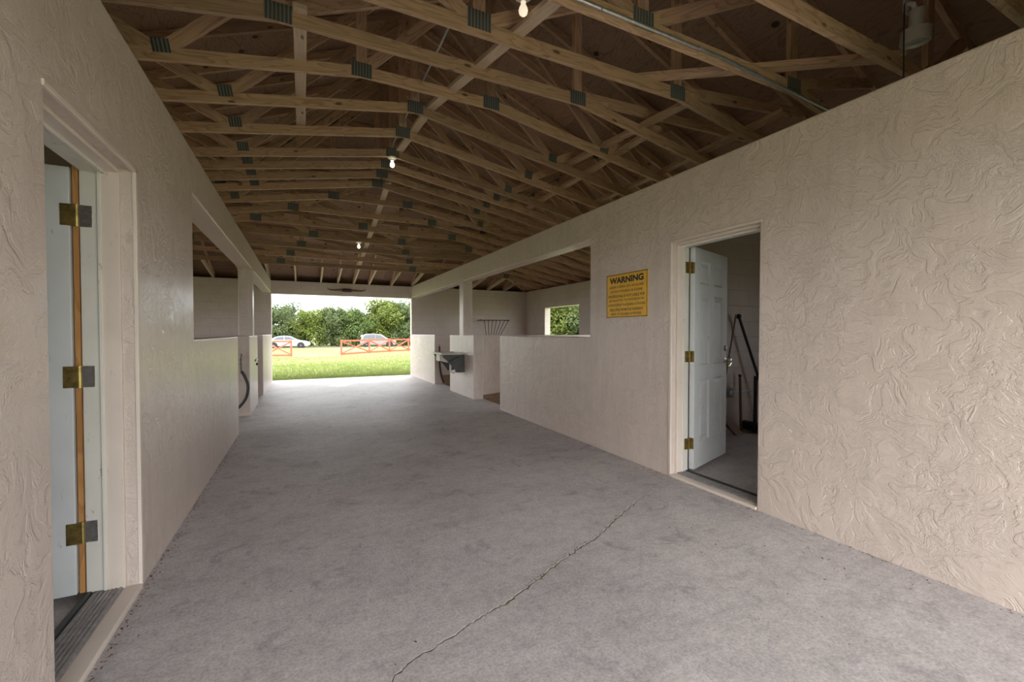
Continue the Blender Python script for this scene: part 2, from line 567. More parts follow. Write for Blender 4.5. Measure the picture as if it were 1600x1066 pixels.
class MB:
    """collects geometry for ONE mesh"""

    def __init__(self):
        self.v, self.f, self.uv = [], [], []

    def quadbox(self, corners):
        """8 corners: 4 of one end then 4 of the other end; u runs from end to end"""
        b = len(self.v)
        self.v += [Vector(c) for c in corners]
        p = self.v[b:]
        L = ((p[4] + p[5] + p[6] + p[7]) / 4 - (p[0] + p[1] + p[2] + p[3]) / 4).length
        w = (p[1] - p[0]).length
        d = (p[3] - p[0]).length
        self.f.append((b + 3, b + 2, b + 1, b + 0)); self.uv.append([(0, d), (w, d), (w, 0), (0, 0)])
        self.f.append((b + 4, b + 5, b + 6, b + 7)); self.uv.append([(0, 0), (w, 0), (w, d), (0, d)])
        off = 0.0
        for i, ww in ((0, w), (1, d), (2, w), (3, d)):
            j = (i + 1) % 4
            self.f.append((b + i, b + j, b + 4 + j, b + 4 + i))
            self.uv.append([(0, off), (0, off + ww), (L, off + ww), (L, off)])
            off += ww
        return self

    def box(self, x0, x1, y0, y1, z0, z1, axis='x'):
        if axis == 'x':
            c = [(x0, y0, z0), (x0, y1, z0), (x0, y1, z1), (x0, y0, z1), (x1, y0, z0), (x1, y1, z0), (x1, y1, z1), (x1, y0, z1)]
        elif axis == 'y':
            c = [(x1, y0, z0), (x0, y0, z0), (x0, y0, z1), (x1, y0, z1), (x1, y1, z0), (x0, y1, z0), (x0, y1, z1), (x1, y1, z1)]
        else:
            c = [(x0, y0, z0), (x1, y0, z0), (x1, y1, z0), (x0, y1, z0), (x0, y0, z1), (x1, y0, z1), (x1, y1, z1), (x0, y1, z1)]
            c = [c[3], c[2], c[1], c[0], c[7], c[6], c[5], c[4]]
            c = [c[3], c[2], c[1], c[0], c[7], c[6], c[5], c[4]]
        return self.quadbox(c)

    def beam(self, p0, p1, a, b, side):
        """bar from p0 to p1; a = size along 'side' direction, b = size across"""
        p0, p1, side = Vector(p0), Vector(p1), Vector(side).normalized()
        d = (p1 - p0).normalized()
        s = (side - d * side.dot(d)).normalized()
        t = d.cross(s)
        c = []
        for p in (p0, p1):
            for sa, sb in ((-1, -1), (1, -1), (1, 1), (-1, 1)):
                c.append(p + s * (a / 2 * sa) + t * (b / 2 * sb))
        return self.quadbox(c)

    def tube(self, pts, r, n=8, caps=True):
        pts = [Vector(p) for p in pts]
        rs = r if isinstance(r, (list, tuple)) else [r] * len(pts)
        base = len(self.v)
        prev = None
        for i, p in enumerate(pts):
            d = (pts[min(i + 1, len(pts) - 1)] - pts[max(i - 1, 0)]).normalized()
            if prev is None:
                a = Vector((0, 0, 1)) if abs(d.z) < 0.9 else Vector((1, 0, 0))
                s = d.cross(a).normalized()
            else:
                s = (prev - d * prev.dot(d)).normalized()
            prev = s
            t = d.cross(s)
            for k in range(n):
                an = 2 * math.pi * k / n
                self.v.append(p + (s * math.cos(an) + t * math.sin(an)) * rs[i])
        for i in range(len(pts) - 1):
            for k in range(n):
                a = base + i * n + k
                b = base + i * n + (k + 1) % n
                self.f.append((a, b, b + n, a + n))
                self.uv.append([(i, k / n), (i, (k + 1) / n), (i + 1, (k + 1) / n), (i + 1, k / n)])
        if caps:
            self.f.append(tuple(base + k for k in reversed(range(n)))); self.uv.append([(0, 0)] * n)
            e = base + (len(pts) - 1) * n
            self.f.append(tuple(e + k for k in range(n))); self.uv.append([(0, 0)] * n)
        return self

    def lathe(self, prof, n=20, center=(0, 0, 0), axis='z'):
        base = len(self.v)
        c = Vector(center)
        for (r, h) in prof:
            for k in range(n):
                an = 2 * math.pi * k / n
                x, y = r * math.cos(an), r * math.sin(an)
                q = {'z': (x, y, h), 'y': (x, h, y), 'x': (h, x, y)}[axis]
                self.v.append(c + Vector(q))
        for i in range(len(prof) - 1):
            for k in range(n):
                a = base + i * n + k
                b = base + i * n + (k + 1) % n
                self.f.append((a, b, b + n, a + n))
                self.uv.append([(0, 0), (0, 1), (1, 1), (1, 0)])
        self.f.append(tuple(base + k for k in reversed(range(n)))); self.uv.append([(0, 0)] * n)
        e = base + (len(prof) - 1) * n
        self.f.append(tuple(e + k for k in range(n))); self.uv.append([(0, 0)] * n)
        return self

    def prism(self, poly, h0, h1, axis='y'):
        """poly: list of 2-D points; extruded along axis between h0 and h1"""
        base = len(self.v)
        n = len(poly)

        def P(a, b, h):
            return {'y': (a, h, b), 'x': (h, a, b), 'z': (a, b, h)}[axis]
        for h in (h0, h1):
            for a, b in poly:
                self.v.append(Vector(P(a, b, h)))
        self.f.append(tuple(base + i for i in range(n))); self.uv.append([tuple(q) for q in poly])
        self.f.append(tuple(base + n + i for i in reversed(range(n)))); self.uv.append([tuple(q) for q in reversed(poly)])
        for i in range(n):
            j = (i + 1) % n
            self.f.append((base + j, base + i, base + n + i, base + n + j))
            L = math.dist(poly[i], poly[j])
            self.uv.append([(L, 0), (0, 0), (0, h1 - h0), (L, h1 - h0)])
        return self

    def data(self, name, mat, smooth=False):
        me = mesh_data(name, self.v, self.f, mat, self.uv, smooth)
        bm = bmesh.new()
        bm.from_mesh(me)
        bmesh.ops.recalc_face_normals(bm, faces=bm.faces)
        bm.to_mesh(me)
        bm.free()
        return me

    def build(self, name, mat, parent=None, loc=None, rot=None, smooth=False, bevel=0.0):
        o = obj(name, self.data(name, mat, smooth), parent, loc, rot)
        if bevel:
            md = o.modifiers.new('soft_edges', 'BEVEL')
            md.width = bevel
            md.segments = 2
            md.limit_method = 'ANGLE'
            md.angle_limit = R(35)
        if smooth:
            md = o.modifiers.new('edge_split', 'EDGE_SPLIT')
            md.split_angle = R(40)
        return o


def cell_wall(name, axis, n0, n1, us, zs, solid, mat, label, bevel=0.012):
    """a wall slab with openings; axis = its normal ('x' or 'y')"""
    us, zs = sorted(set(us)), sorted(set(zs))
    nu, nz = len(us) - 1, len(zs) - 1
    S = [[bool(solid((us[i] + us[i + 1]) / 2, (zs[j] + zs[j + 1]) / 2)) for j in range(nz)] for i in range(nu)]
    verts, idx, faces = [], {}, []

    def V(n, u, z):
        p = (n, u, z) if axis == 'x' else (u, n, z)
        if p not in idx:
            idx[p] = len(verts)
            verts.append(p)
        return idx[p]
    g = lambda i, j: 0 <= i < nu and 0 <= j < nz and S[i][j]
    for i in range(nu):
        for j in range(nz):
            if not S[i][j]:
                continue
            a, b, c, d = us[i], us[i + 1], zs[j], zs[j + 1]
            faces.append((V(n0, a, c), V(n0, b, c), V(n0, b, d), V(n0, a, d)))
            faces.append((V(n1, a, d), V(n1, b, d), V(n1, b, c), V(n1, a, c)))
            if not g(i - 1, j): faces.append((V(n0, a, d), V(n1, a, d), V(n1, a, c), V(n0, a, c)))
            if not g(i + 1, j): faces.append((V(n0, b, c), V(n1, b, c), V(n1, b, d), V(n0, b, d)))
            if not g(i, j - 1): faces.append((V(n0, a, c), V(n1, a, c), V(n1, b, c), V(n0, b, c)))
            if not g(i, j + 1): faces.append((V(n0, b, d), V(n1, b, d), V(n1, a, d), V(n0, a, d)))
    me = mesh_data(name, verts, faces, mat)
    bm = bmesh.new()
    bm.from_mesh(me)
    bmesh.ops.recalc_face_normals(bm, faces=bm.faces)
    bm.to_mesh(me)
    bm.free()
    o = obj(name, me)
    if bevel:
        md = o.modifiers.new('rounded_plaster_edges', 'BEVEL')
        md.width = bevel
        md.segments = 3
        md.limit_method = 'ANGLE'
        md.angle_limit = R(40)
    return struct(o, label)


# ================================================================== THE SETTING
# ---- floor slab and the ground
fl = MB()
fl.box(XL - T, XR + T, Y0 - 0.9, YF + T, -0.12, 0.0, 'y')
floor = struct(fl.build('floor', 'concrete'), 'grey concrete aisle floor with a crack and scattered stains', 'floor')

# the long crack: filler bead with dirty edges, lying in the slab
crack_pts = [(0.10, 1.51), (0.27, 1.58), (0.358, 1.642), (0.56, 1.707), (0.70, 1.765), (0.844, 1.806), (1.05, 1.90), (1.253, 2.0),
             (1.43, 2.075), (1.608, 2.138), (1.83, 2.26), (2.034, 2.373), (2.22, 2.465), (2.42, 2.562), (2.58, 2.66)]
fine = []
for i in range(len(crack_pts) - 1):
    for k in range(10):
        t = k / 10
        x = crack_pts[i][0] * (1 - t) + crack_pts[i + 1][0] * t + rng.uniform(-.006, .006)
        y = crack_pts[i][1] * (1 - t) + crack_pts[i + 1][1] * t + rng.uniform(-.007, .007)
        fine.append((x, y))


def ribbon(pts, w0, w1, z, ox=0.0, oy=0.0):
    vs, fs = [], []
    for i, (x, y) in enumerate(pts):
        e = min(1, i / 8, (len(pts) - 1 - i) / 22)
        a, b = w0 * e * rng.uniform(.5, 1.2), w1 * e * rng.uniform(.5, 1.2)
        vs += [(x + ox + 0.4 * a, y + oy - a, z), (x + ox - 0.4 * b, y + oy + b, z)]
    for i in range(len(pts) - 1):
        fs.append((2 * i, 2 * i + 2, 2 * i + 3, 2 * i + 1))
    return vs, fs


v_, f_ = ribbon(fine, 0.007, 0.006, 0.0006)
obj('crack', mesh_data('crack', v_, f_, 'crack_edge'), floor)
v_, f_ = ribbon(fine, 0.002, 0.0065, 0.0012, 0, 0.001)
obj('crack_filler', mesh_data('crack_filler', v_, f_, 'crack_fill'), floor)

# ---- inner walls along the aisle
ZH, ZB, ZD = 1.22, 2.31, 2.057


def inner_solid(door0, door1, yw, gaps, post):
    def s(y, z):
        if z > ZB and y > yw: return True
        if y < yw: return not (door0 < y < door1 and z < ZD)
        for a, b in gaps:
            if a < y < b: return z > ZB
        if z < ZH: return True
        return post[0] < y < post[1]
    return s


RD0, RD1, LD0, LD1 = 1.985, 2.79, 1.90, 2.715
wall_right = cell_wall('wall_right', 'x', XR, XR + T, [Y0, RD0, RD1, 3.98, 6.45, 7.66, 8.24, 8.48, 9.13, 10.34, YF],
                       [-0.1, 0, ZH, ZD, ZB, ZT], inner_solid(RD0, RD1, 3.98, [(6.45, 7.66), (9.13, 10.34)], (8.24, 8.48)),
                       'stucco', 'beige stucco aisle wall with the warning sign and the panelled door')
wall_left = cell_wall('wall_left', 'x', XL - T, XL, [Y0, LD0, LD1, 3.95, 6.36, 7.66, 8.16, 8.40, 8.95, 10.09, YF],
                      [-0.1, 0, ZH, ZD, ZB, ZT], inner_solid(LD0, LD1, 3.95, [(6.36, 7.66), (8.95, 10.09)], (8.16, 8.40)),
                      'stucco', 'beige stucco aisle wall with the flush white door and stall half walls')
# ---- end walls
wall_far = cell_wall('wall_far', 'y', YF, YF + T, [XOL - T, XL, XR, XOR + T], [-0.15, 2.29, ZT],
                     lambda x, z: z > 2.29 or not (XL < x < XR), 'block', 'far end wall with the wide open doorway')
wall_near = cell_wall('wall_near', 'y', Y0 - T, Y0, [XOL - T, XL, XR, XOR + T], [-0.15, 2.29, ZT],
                      lambda x, z: z > 2.29 or not (XL < x < XR), 'block', 'near end wall with the wide open doorway')
# ---- outer side walls: stall windows, plus unseen tack-room windows and doorways added for daylight
WY = [(1.2, 2.0), (5.0, 6.8), (9.72, 11.56)]
ws = lambda y, z: not (any(a < y < b and 1.0 < z < 2.035 for a, b in WY) or (7.0 < y < 8.0 and 0.0 < z < 2.035))
wall_outer_right = cell_wall('wall_outer_right', 'x', XOR, XOR + T, [Y0 - T, 7.0, 8.0, YF + T] + [q for w in WY for q in w], [-0.15, 1.0, 2.035, ZT], ws,
                             'block', 'outer block wall of the stalls beyond the warning sign wall')
wall_outer_left = cell_wall('wall_outer_left', 'x', XOL - T, XOL, [Y0 - T, 7.0, 8.0, YF + T] + [q for w in WY for q in w], [-0.15, 1.0, 2.035, ZT], ws,
                            'block', 'outer block wall of the stalls beyond the hose wall')
# ---- cross partitions: tack room / stall (full height) and stall / stall (half height)
for nm, a, b, y0, y1, h, lab in (
        ('wall_partition_right', XR + T, XOR, 3.78, 3.98, ZT, 'full height block partition behind the panelled door room'),
        ('wall_partition_left', XOL, XL - T, 3.75, 3.95, ZT, 'full height block partition behind the flush door room'),
        ('wall_divider_right', XR + T, XOR, 8.26, 8.46, ZH, 'half height stall divider by the trough sink post'),
        ('wall_divider_left', XOL, XL - T, 8.18, 8.38, ZH, 'half height stall divider by the hose post')):
    cell_wall(nm, 'y', y0, y1, [a, b], [-0.1, h], lambda x, z: True, 'stucco' if 'divider' in nm else 'block', lab)

# ---- rooms' floors: concrete in the tack rooms, dirt in the stalls
for nm, a, b, lab in (('floor_tack_right', XR + T, XOR, 'concrete floor of the room behind the panelled door'),
                      ('floor_tack_left', XOL, XL - T, 'concrete floor of the room behind the flush door')):
    struct(MB().box(a, b, Y0, 3.78, -0.12, 0.0, 'y').build(nm, 'concrete'), lab, 'floor')


def dirt_patch(nm, x0, x1, y0, y1, lab, toward):
    nx, ny = 36, 60
    vs, fs = [], []
    r2 = random.Random(nm)
    bumps = [(r2.uniform(x0, x1), r2.uniform(y0, y1), r2.uniform(.2, .7), r2.uniform(-.02, .05)) for _ in range(40)]
    for j in range(ny + 1):
        for i in range(nx + 1):
            x, y = x0 + (x1 - x0) * i / nx, y0 + (y1 - y0) * j / ny
            z = -0.03 + sum(h * math.exp(-((x - bx) ** 2 + (y - by) ** 2) / (s * s)) for bx, by, s, h in bumps)
            vs.append((x, y, max(-0.05, min(z, 0.08))))
    for j in range(ny):
        for i in range(nx):
            a = j * (nx + 1) + i
            fs.append((a, a + 1, a + nx + 2, a + nx + 1))
    return struct(obj(nm, mesh_data(nm, vs, fs, 'dirt', smooth=True)), lab, 'floor')


dirt_patch('floor_stall_right', XR + T, XOR, 3.98, YF, 'brown dirt floor of the stalls behind the trough sink', -1)
dirt_patch('floor_stall_left', XOL, XL - T, 3.95, YF, 'brown dirt floor of the stalls behind the hose', 1)


# ---- roof deck: plywood sheets on four hip slopes
def hdist(x, y):
    return max(abs(x - C), YR0 - y, y - YR1, 0.0)


ZDK = ZRT + 0.10
EAVE = HS + T + 0.45


def clip(poly, a, b, c):
    """keep a*x+b*y+c >= 0"""
    out = []
    for i in range(len(poly)):
        p, q = poly[i], poly[(i + 1) % len(poly)]
        dp, dq = a * p[0] + b * p[1] + c, a * q[0] + b * q[1] + c
        if dp >= 0: out.append(p)
        if (dp >= 0) != (dq >= 0):
            t = dp / (dp - dq)
            out.append((p[0] + t * (q[0] - p[0]), p[1] + t * (q[1] - p[1])))
    return out


ceiling = bpy.data.objects.new('ceiling', None)
ceiling.location = (C, (YR0 + YR1) / 2, ZDK)
link(ceiling)
struct(ceiling, 'plywood roof deck seen between the timber trusses', 'ceiling')


def sheet(poly, zf, uvax):
    n = len(poly)
    vs = [Vector((x, y, zf(x, y))) - ceiling.location for x, y in poly]
    vs += [v + Vector((0, 0, 0.014)) for v in vs]
    fs = [tuple(reversed(range(n))), tuple(range(n, 2 * n))] + [(i, (i + 1) % n, n + (i + 1) % n, n + i) for i in range(n)]
    uv = []
    for f in fs:
        uv.append([((vs[i].y, vs[i].x * 1.08) if uvax == 'y' else (vs[i].x, vs[i].y * 1.08)) for i in f])
    obj('plywood_sheet', mesh_data('plywood_sheet', vs, fs, 'plywood', uv), ceiling)


row = 1.22 * math.cos(math.atan(ST))
nrow = int(math.ceil(EAVE / row))
e = 0.0015
for side in (1, -1):                      # the two long slopes
    for r in range(nrow):
        h0, h1 = r * row + e, min((r + 1) * row, EAVE) - e
        y = YR0 - EAVE - (r % 2) * 1.22
        while y < YR1 + EAVE:
            pts = [(C + side * h0, y + e), (C + side * h1, y + e), (C + side * h1, y + 2.44 - e), (C + side * h0, y + 2.44 - e)]
            pts = clip(pts, side, 1, -side * C - YR0)         # h >= YR0 - y
            if len(pts) > 2: pts = clip(pts, side, -1, -side * C + YR1)
            if len(pts) > 2:
                sheet(pts, lambda x, yy: ZDK - ST * abs(x - C), 'y')
            y += 2.44
for end in (0, 1):                        # the two hip ends
    for r in range(nrow):
        h0, h1 = r * row + e, min((r + 1) * row, EAVE) - e
        x = C - EAVE - (r % 2) * 1.22
        while x < C + EAVE:
            ya, yb = (YR1 + h0, YR1 + h1) if end else (YR0 - h0, YR0 - h1)
            pts = [(x + e, ya), (x + 2.44 - e, ya), (x + 2.44 - e, yb), (x + e, yb)]
            s = 1 if end else -1
            yr = YR1 if end else YR0
            pts = clip(pts, 1, s, -C - s * yr)                # x - C >= -h
            if len(pts) > 2: pts = clip(pts, -1, s, C - s * yr)
            if len(pts) > 2:
                sheet(pts, (lambda x_, y_: ZDK - ST * (y_ - YR1)) if end else (lambda x_, y_: ZDK - ST * (YR0 - y_)), 'x')
            x += 2.44

# roofing felt over the deck, soffits and fascias close the eaves
x0, x1, y0, y1 = C - EAVE, C + EAVE, YR0 - EAVE, YR1 + EAVE
zt, ze = ZDK + 0.02, ZDK + 0.02 - ST * EAVE
rv = [(C, YR0, zt), (C, YR1, zt), (x0, y0, ze), (x1, y0, ze), (x1, y1, ze), (x0, y1, ze)]
rf = [(0, 2, 5, 1), (0, 1, 4, 3), (0, 3, 2), (1, 5, 4)]
struct(obj('roof_covering', mesh_data('roof_covering', rv, rf, 'shingle')), 'dark roofing felt over the plywood deck', 'roof')
for i, (a, b, c, d) in enumerate(((x0, XOL - T, y0, y1), (XOR + T, x1, y0, y1), (XOL - T, XOR + T, y0, Y0 - T), (XOL - T, XOR + T, YF + T, y1))):
    struct(MB().box(a, b, c, d, ze - 0.05, ze - 0.035).build('trim_%d' % (i + 1), 'soffit'),
           ('soffit boards under the eaves, %s side' % ('hose', 'warning sign', 'near doorway', 'far doorway')[i]), 'trim')
for i, (a, b, c, d) in enumerate(((x0 - .03, x0, y0, y1), (x1, x1 + .03, y0, y1), (x0, x1, y0 - .03, y0), (x0, x1, y1, y1 + .03))):
    struct(MB().box(a, b, c, d, ze - 0.06, ze + 0.03).build('trim_%d' % (i + 5), 'soffit'),
           ('fascia board along the eaves, %s side' % ('hose', 'warning sign', 'near doorway', 'far doorway')[i]), 'trim')

# ---- door frames and thresholds (trim of the setting)
def jamb_frame(nm, X_in, sgn, d0, d1, lab):
    """sgn = +1 when the room lies towards +x"""
    root = bpy.data.objects.new(nm, None)
    root.location = (X_in, (d0 + d1) / 2, 0)
    link(root)
    struct(root, lab, 'door frame')
    o = root.location

    def bx(name, xa, xb, ya, yb, za, zb, mat, bev=0.002, ax='z'):
        xa, xb = X_in + sgn * xa - o.x, X_in + sgn * xb - o.x
        return MB().box(min(xa, xb), max(xa, xb), ya - o.y, yb - o.y, za, zb, ax).build(name, mat, root, bevel=bev)
    # painted casing recessed in the reveal, stop, hinge jamb
    for s, yy in ((1, d1), (-1, d0)):
        ya, yb = (yy - 0.018, yy) if s > 0 else (yy, yy + 0.018)
        bx('casing', 0.055, 0.125, ya, yb, 0.02, ZD - 0.018, 'trim_paint')
        ya, yb = (yy - 0.013, yy) if s > 0 else (yy, yy + 0.013)
        bx('jamb', 0.131, 0.20, ya, yb, 0.03, ZD - 0.013, 'white_frame')
        ya, yb = (yy - 0.026, yy - 0.0) if s > 0 else (yy, yy + 0.026)
        bx('door_stop', 0.121, 0.134, ya, yb, 0.03, ZD - 0.02, 'white_frame')
        # outer bead at the stucco corner
        ya, yb = (yy - 0.006, yy + 0.02) if s > 0 else (yy - 0.02, yy + 0.006)
        if s > 0: bx('corner_bead', -0.007, 0.010, ya, yb, 0.01, ZD + 0.015, 'trim_paint', 0.003)
    bx('head_casing', 0.055, 0.125, d0, d1, ZD - 0.02, ZD, 'trim_paint', 0.002, 'y')
    bx('head_jamb', 0.128, 0.20, d0, d1, ZD - 0.028, ZD, 'white_frame', 0.002, 'y')
    bx('head_stop', 0.105, 0.120, d0, d1, ZD - 0.034, ZD - 0.0, 'white_frame', 0.002, 'y')
    bx('head_bead', -0.007, 0.010, d0 - 0.02, d1 + 0.02, ZD - 0.006, ZD + 0.016, 'trim_paint', 0.003, 'y')
    # threshold: pale curb and ridged aluminium saddle
    bx('curb', -0.008, 0.065, d0 - 0.0, d1 + 0.0, -0.01, 0.022, 'trim_paint', 0.006, 'y')
    bx('saddle', 0.062, 0.178, d0, d1, -0.01, 0.026, 'aluminium', 0.003, 'y')
    for k in range(6):
        bx('saddle_ridge', 0.068 + k * 0.017, 0.077 + k * 0.017, d0 + .002, d1 - .002, 0.024, 0.031, 'aluminium', 0.0015, 'y')
    bx('weather_strip', 0.182, 0.205, d0, d1, -0.01, 0.035, 'rubber', 0.002, 'y')
    return root


frame_r = jamb_frame('trim_9', XR, 1, RD0, RD1, 'cream door frame and threshold around the panelled door')
frame_l = jamb_frame('trim_10', XL, -1, LD0, LD1, 'cream door frame and ridged threshold around the flush door')
# bare pine strip left exposed beside the flush door
MB().box(-0.224, -0.205, LD1 - 0.012 - frame_l.location.y, LD1 + 0.045 - frame_l.location.y, 0.036, 2.05, 'z').build('bare_strip', 'bare_jamb', frame_l)


# ================================================================== ROOF TRUSSES
W2, D4 = 0.038, 0.092
plate_big = MB().box(-0.085, 0.085, -0.0035, 0, -0.062, 0.062, 'z').data('gusset_plate', 'plate')
plate_mid = MB().box(-0.055, 0.055, -0.0035, 0, -0.05, 0.05, 'z').data('gusset_plate', 'plate')


def zb(d, h): return ZRB - SB * max(abs(d), h)          # underside of the bottom chord
def ztop(d, h): return ZRT - ST * max(abs(d), h)        # underside of the top chord


def build_truss(h, label, group=None):
    """local frame: x from the ridge line, z from wall-plate height; h = half width of the flat part"""
    root = thing('roof_truss', label, 'roof truss', (C, 0, ZT), 0, group)

    def chord(name, a, b, zf, depth):
        za, zz = zf(a, h) - ZT, zf(b, h) - ZT
        p = [(a, za), (b, zz), (b, zz + depth), (a, za + depth)]
        mb = MB()
        mb.quadbox([(a, -W2 / 2, za), (a, W2 / 2, za), (a, W2 / 2, za + depth), (a, -W2 / 2, za + depth),
                    (b, -W2 / 2, zz), (b, W2 / 2, zz), (b, W2 / 2, zz + depth), (b, -W2 / 2, zz + depth)])
        return mb.build(name, 'pine', root)

    def web(x0, z0, x1, z1, name='web', size=0.088):
        mb = MB()
        mb.beam((x0, 0, z0 - ZT), (x1, 0, z1 - ZT), W2 * 0.96, size, (0, 1, 0))
        return mb.build(name, 'pine', root)

    def plate(x, z, big=True, rot=0.0):
        obj('gusset_plate', plate_big if big else plate_mid, root, (x, -W2 / 2, z - ZT), (0, -rot, 0))

    E1 = HS + T * 0.9
    if h < 0.05:
        segs = [(-E1, 0), (0, E1)]
    else:
        segs = [(-E1, -h), (-h, h), (h, E1)]
    for a, b in segs:
        chord('bottom_chord', a, b, zb, D4)
        chord('top_chord', a, b, ztop, D4)
    TB = lambda d: zb(d, h) + D4                            # top face of the bottom chord
    if h < 0.05:
        nodes = 1.69
        web(0, TB(0) - 0.0, 0, ztop(0, h), 'king_post')
        plate(0, zb(0, h) + 0.05)
        for s in (-1, 1):
            web(s * nodes, TB(nodes) - 0.02, s * 0.06, ztop(0.06, h) - 0.02)
            web(s * (nodes + 0.03), TB(nodes) - 0.02, s * 2.80, ztop(2.80, h) + 0.02)
            web(s * 3.75, TB(3.75), s * 2.82, ztop(2.82, h) + 0.01)
            plate(s * nodes, TB(nodes) + 0.012, False, -s * SB)
            plate(s * 3.75, TB(3.75) - 0.02, False, -s * SB)
            plate(s * 2.80, ztop(2.80, h) + 0.03, False, -s * ST)
    else:
        for s in (-1, 1):
            web(s * h, TB(h), s * h, ztop(h, h), 'post')
            plate(s * h, zb(h, h) + 0.052, True)
            plate(s * h, ztop(h, h) + 0.04, True)
            if h < 0.9:
                web(s * 2.0, TB(2.0) - 0.02, s * (h + 0.05), ztop(h + 0.05, h) - 0.02)
                web(s * 2.03, TB(2.0) - 0.02, s * 3.0, ztop(3.0, h) + 0.02)
                plate(s * 2.0, TB(2.0) + 0.01, False, -s * SB)
            elif h < 3.2:
                web(s * (h + 0.06), TB(h) - 0.01, s * 3.6, ztop(3.6, h) + 0.01)
        if h < 0.9:
            web(-h + 0.04, TB(h), h - 0.04, ztop(h, h))
        elif h < 1.5:
            web(-h + 0.05, TB(h), h - 0.05, ztop(h, h))
        elif h < 2.1:
            web(0, TB(0), 0, ztop(0, h), 'post')
            plate(0, TB(0) + 0.0, True)
            for s in (-1, 1):
                web(s * 0.05, TB(0), s * (h - 0.04), ztop(h, h))
        else:
            q = h * 0.36
            for s in (-1, 1):
                web(s * q, TB(0), s * q, ztop(0, h), 'post')
                web(s * (q + 0.05), TB(0), s * (h - 0.04), ztop(h, h))
                plate(s * q, TB(0) - 0.01, True)
            web(-q + 0.04, ztop(0, h), q - 0.04, TB(0))
    return root


first = build_truss(0.0, 'peaked roof truss', 'common trusses under the ridge')
for i, y in enumerate(COMMON_Y):
    t = first if i == 0 else copy_tree(first)
    t.location.y = y
    t['label'] = ('peaked king post truss carrying the bulb under the ridge' if i == 2 else
                  '%s peaked king post truss counted from the far doorway end of the ridge' % ('sixth', 'fifth', '', 'third', 'second', 'first')[i])
ORD = ['first', 'second', 'third', 'fourth', 'fifth', 'sixth', 'seventh']
for k in range(1, 8):
    h = 0.61 * k
    t = build_truss(h, '%s flat-topped hip truss from the ridge towards the far doorway' % ORD[k - 1], 'flat-topped hip trusses')
    t.location.y = YR1 + h
    t2 = copy_tree(t)
    t2.location.y = YR0 - h
    t2['label'] = '%s flat-topped hip truss from the ridge, on the sign and flush door side' % ORD[k - 1]

# jack rafters from the last hip truss down to each end wall
YG = YR1 + 0.61 * 7
hG, hW = 0.61 * 7, HS + T * 0.5


def jack(x, label, group):
    """local frame: y runs from the girder truss towards the wall"""
    root = thing('jack_rafter', label, 'rafter', (x, YG, ZT), 0, group)
    d0 = max(hG + 0.03, abs(x - C) + 0.06)
    L0, L1 = d0 - hG, hW - hG
    for nm, zf in (('bottom_chord', zb), ('top_chord', ztop)):
        za, zz = zf(0, d0) - ZT, zf(0, hW) - ZT
        mb = MB()
        mb.quadbox([(W2 / 2, L0, za), (-W2 / 2, L0, za), (-W2 / 2, L0, za + D4), (W2 / 2, L0, za + D4),
                    (W2 / 2, L1, zz), (-W2 / 2, L1, zz), (-W2 / 2, L1, zz + D4), (W2 / 2, L1, zz + D4)])
        mb.build(nm, 'pale_board' if nm == 'bottom_chord' else 'pine', root)  # pale wood paints in the light falling on the undersides
    return root


ORD.append('eighth')
for i, x in enumerate((-0.77, -0.16, 0.45, 0.88, 1.29, 1.70, 2.32, 2.93)):
    jack(x, '%s short jack rafter, light painted into its pale chord, above the far lintel, counted from the flush door side' % ORD[i], 'jack rafters above the far doorway')
for i, x in enumerate((3.54, 4.15, 4.77, 5.38, 5.95)):
    jack(x, '%s short jack rafter above the hay rack wall, counted from the aisle' % ORD[i], 'jack rafters above the hay rack wall')
for i, x in enumerate((-1.37, -1.98, -2.60, -3.21, -3.78)):
    jack(x, '%s short jack rafter above the flush door side stall end wall, counted from the aisle' % ORD[i], 'jack rafters above the flush door side stall')
for s, lab in ((1, 'slanting hip rafter running down to the hay rack corner'), (-1, 'slanting hip rafter running down to the hose side stall corner')):
    root = thing('hip_rafter', lab, 'rafter', (C + s * hG, YG, ZT))
    d = hW - hG
    for nm, zf in (('bottom_chord', zb), ('top_chord', ztop)):
        mb = MB()
        mb.beam((s * 0.03, 0.03, zf(0, hG) - ZT + D4 / 2 - 0.012), (s * d, d, zf(0, hW) - ZT + D4 / 2 - 0.006), 0.04, D4, (s, -1, 0))
        mb.build(nm, 'pine', root)
    for k, off in enumerate((0.45, 0.95)):
        root = thing('side_jack_rafter', '%s side jack rafter meeting the %s corner hip' % (('longer', 'shorter')[k], 'hay rack' if s > 0 else 'far flush side'), 'rafter',
                     (C + s * hG, YG + off, ZT), 0, 'side jack rafters at the %s corner' % ('hay rack' if s > 0 else 'hose stall'))
        for nm, zf in (('bottom_chord', zb), ('top_chord', ztop)):
            za, zz = zf(0, hG + off + 0.06) - ZT - 0.004, zf(0, hW) - ZT - 0.004
            xa, xb = s * (off + 0.06), s * (hW - hG)
            mb = MB()
            mb.quadbox([(xa, -W2 / 2, za), (xa, W2 / 2, za), (xa, W2 / 2, za + D4), (xa, -W2 / 2, za + D4),
                        (xb, -W2 / 2, zz), (xb, W2 / 2, zz), (xb, W2 / 2, zz + D4), (xb, -W2 / 2, zz + D4)])
            mb.build(nm, 'pine', root)


# lateral brace boards lying on the bottom chords
def chord_top(x, y):
    return ZRB - SB * max(abs(x - C), YR0 - y, y - YR1, 0) + D4


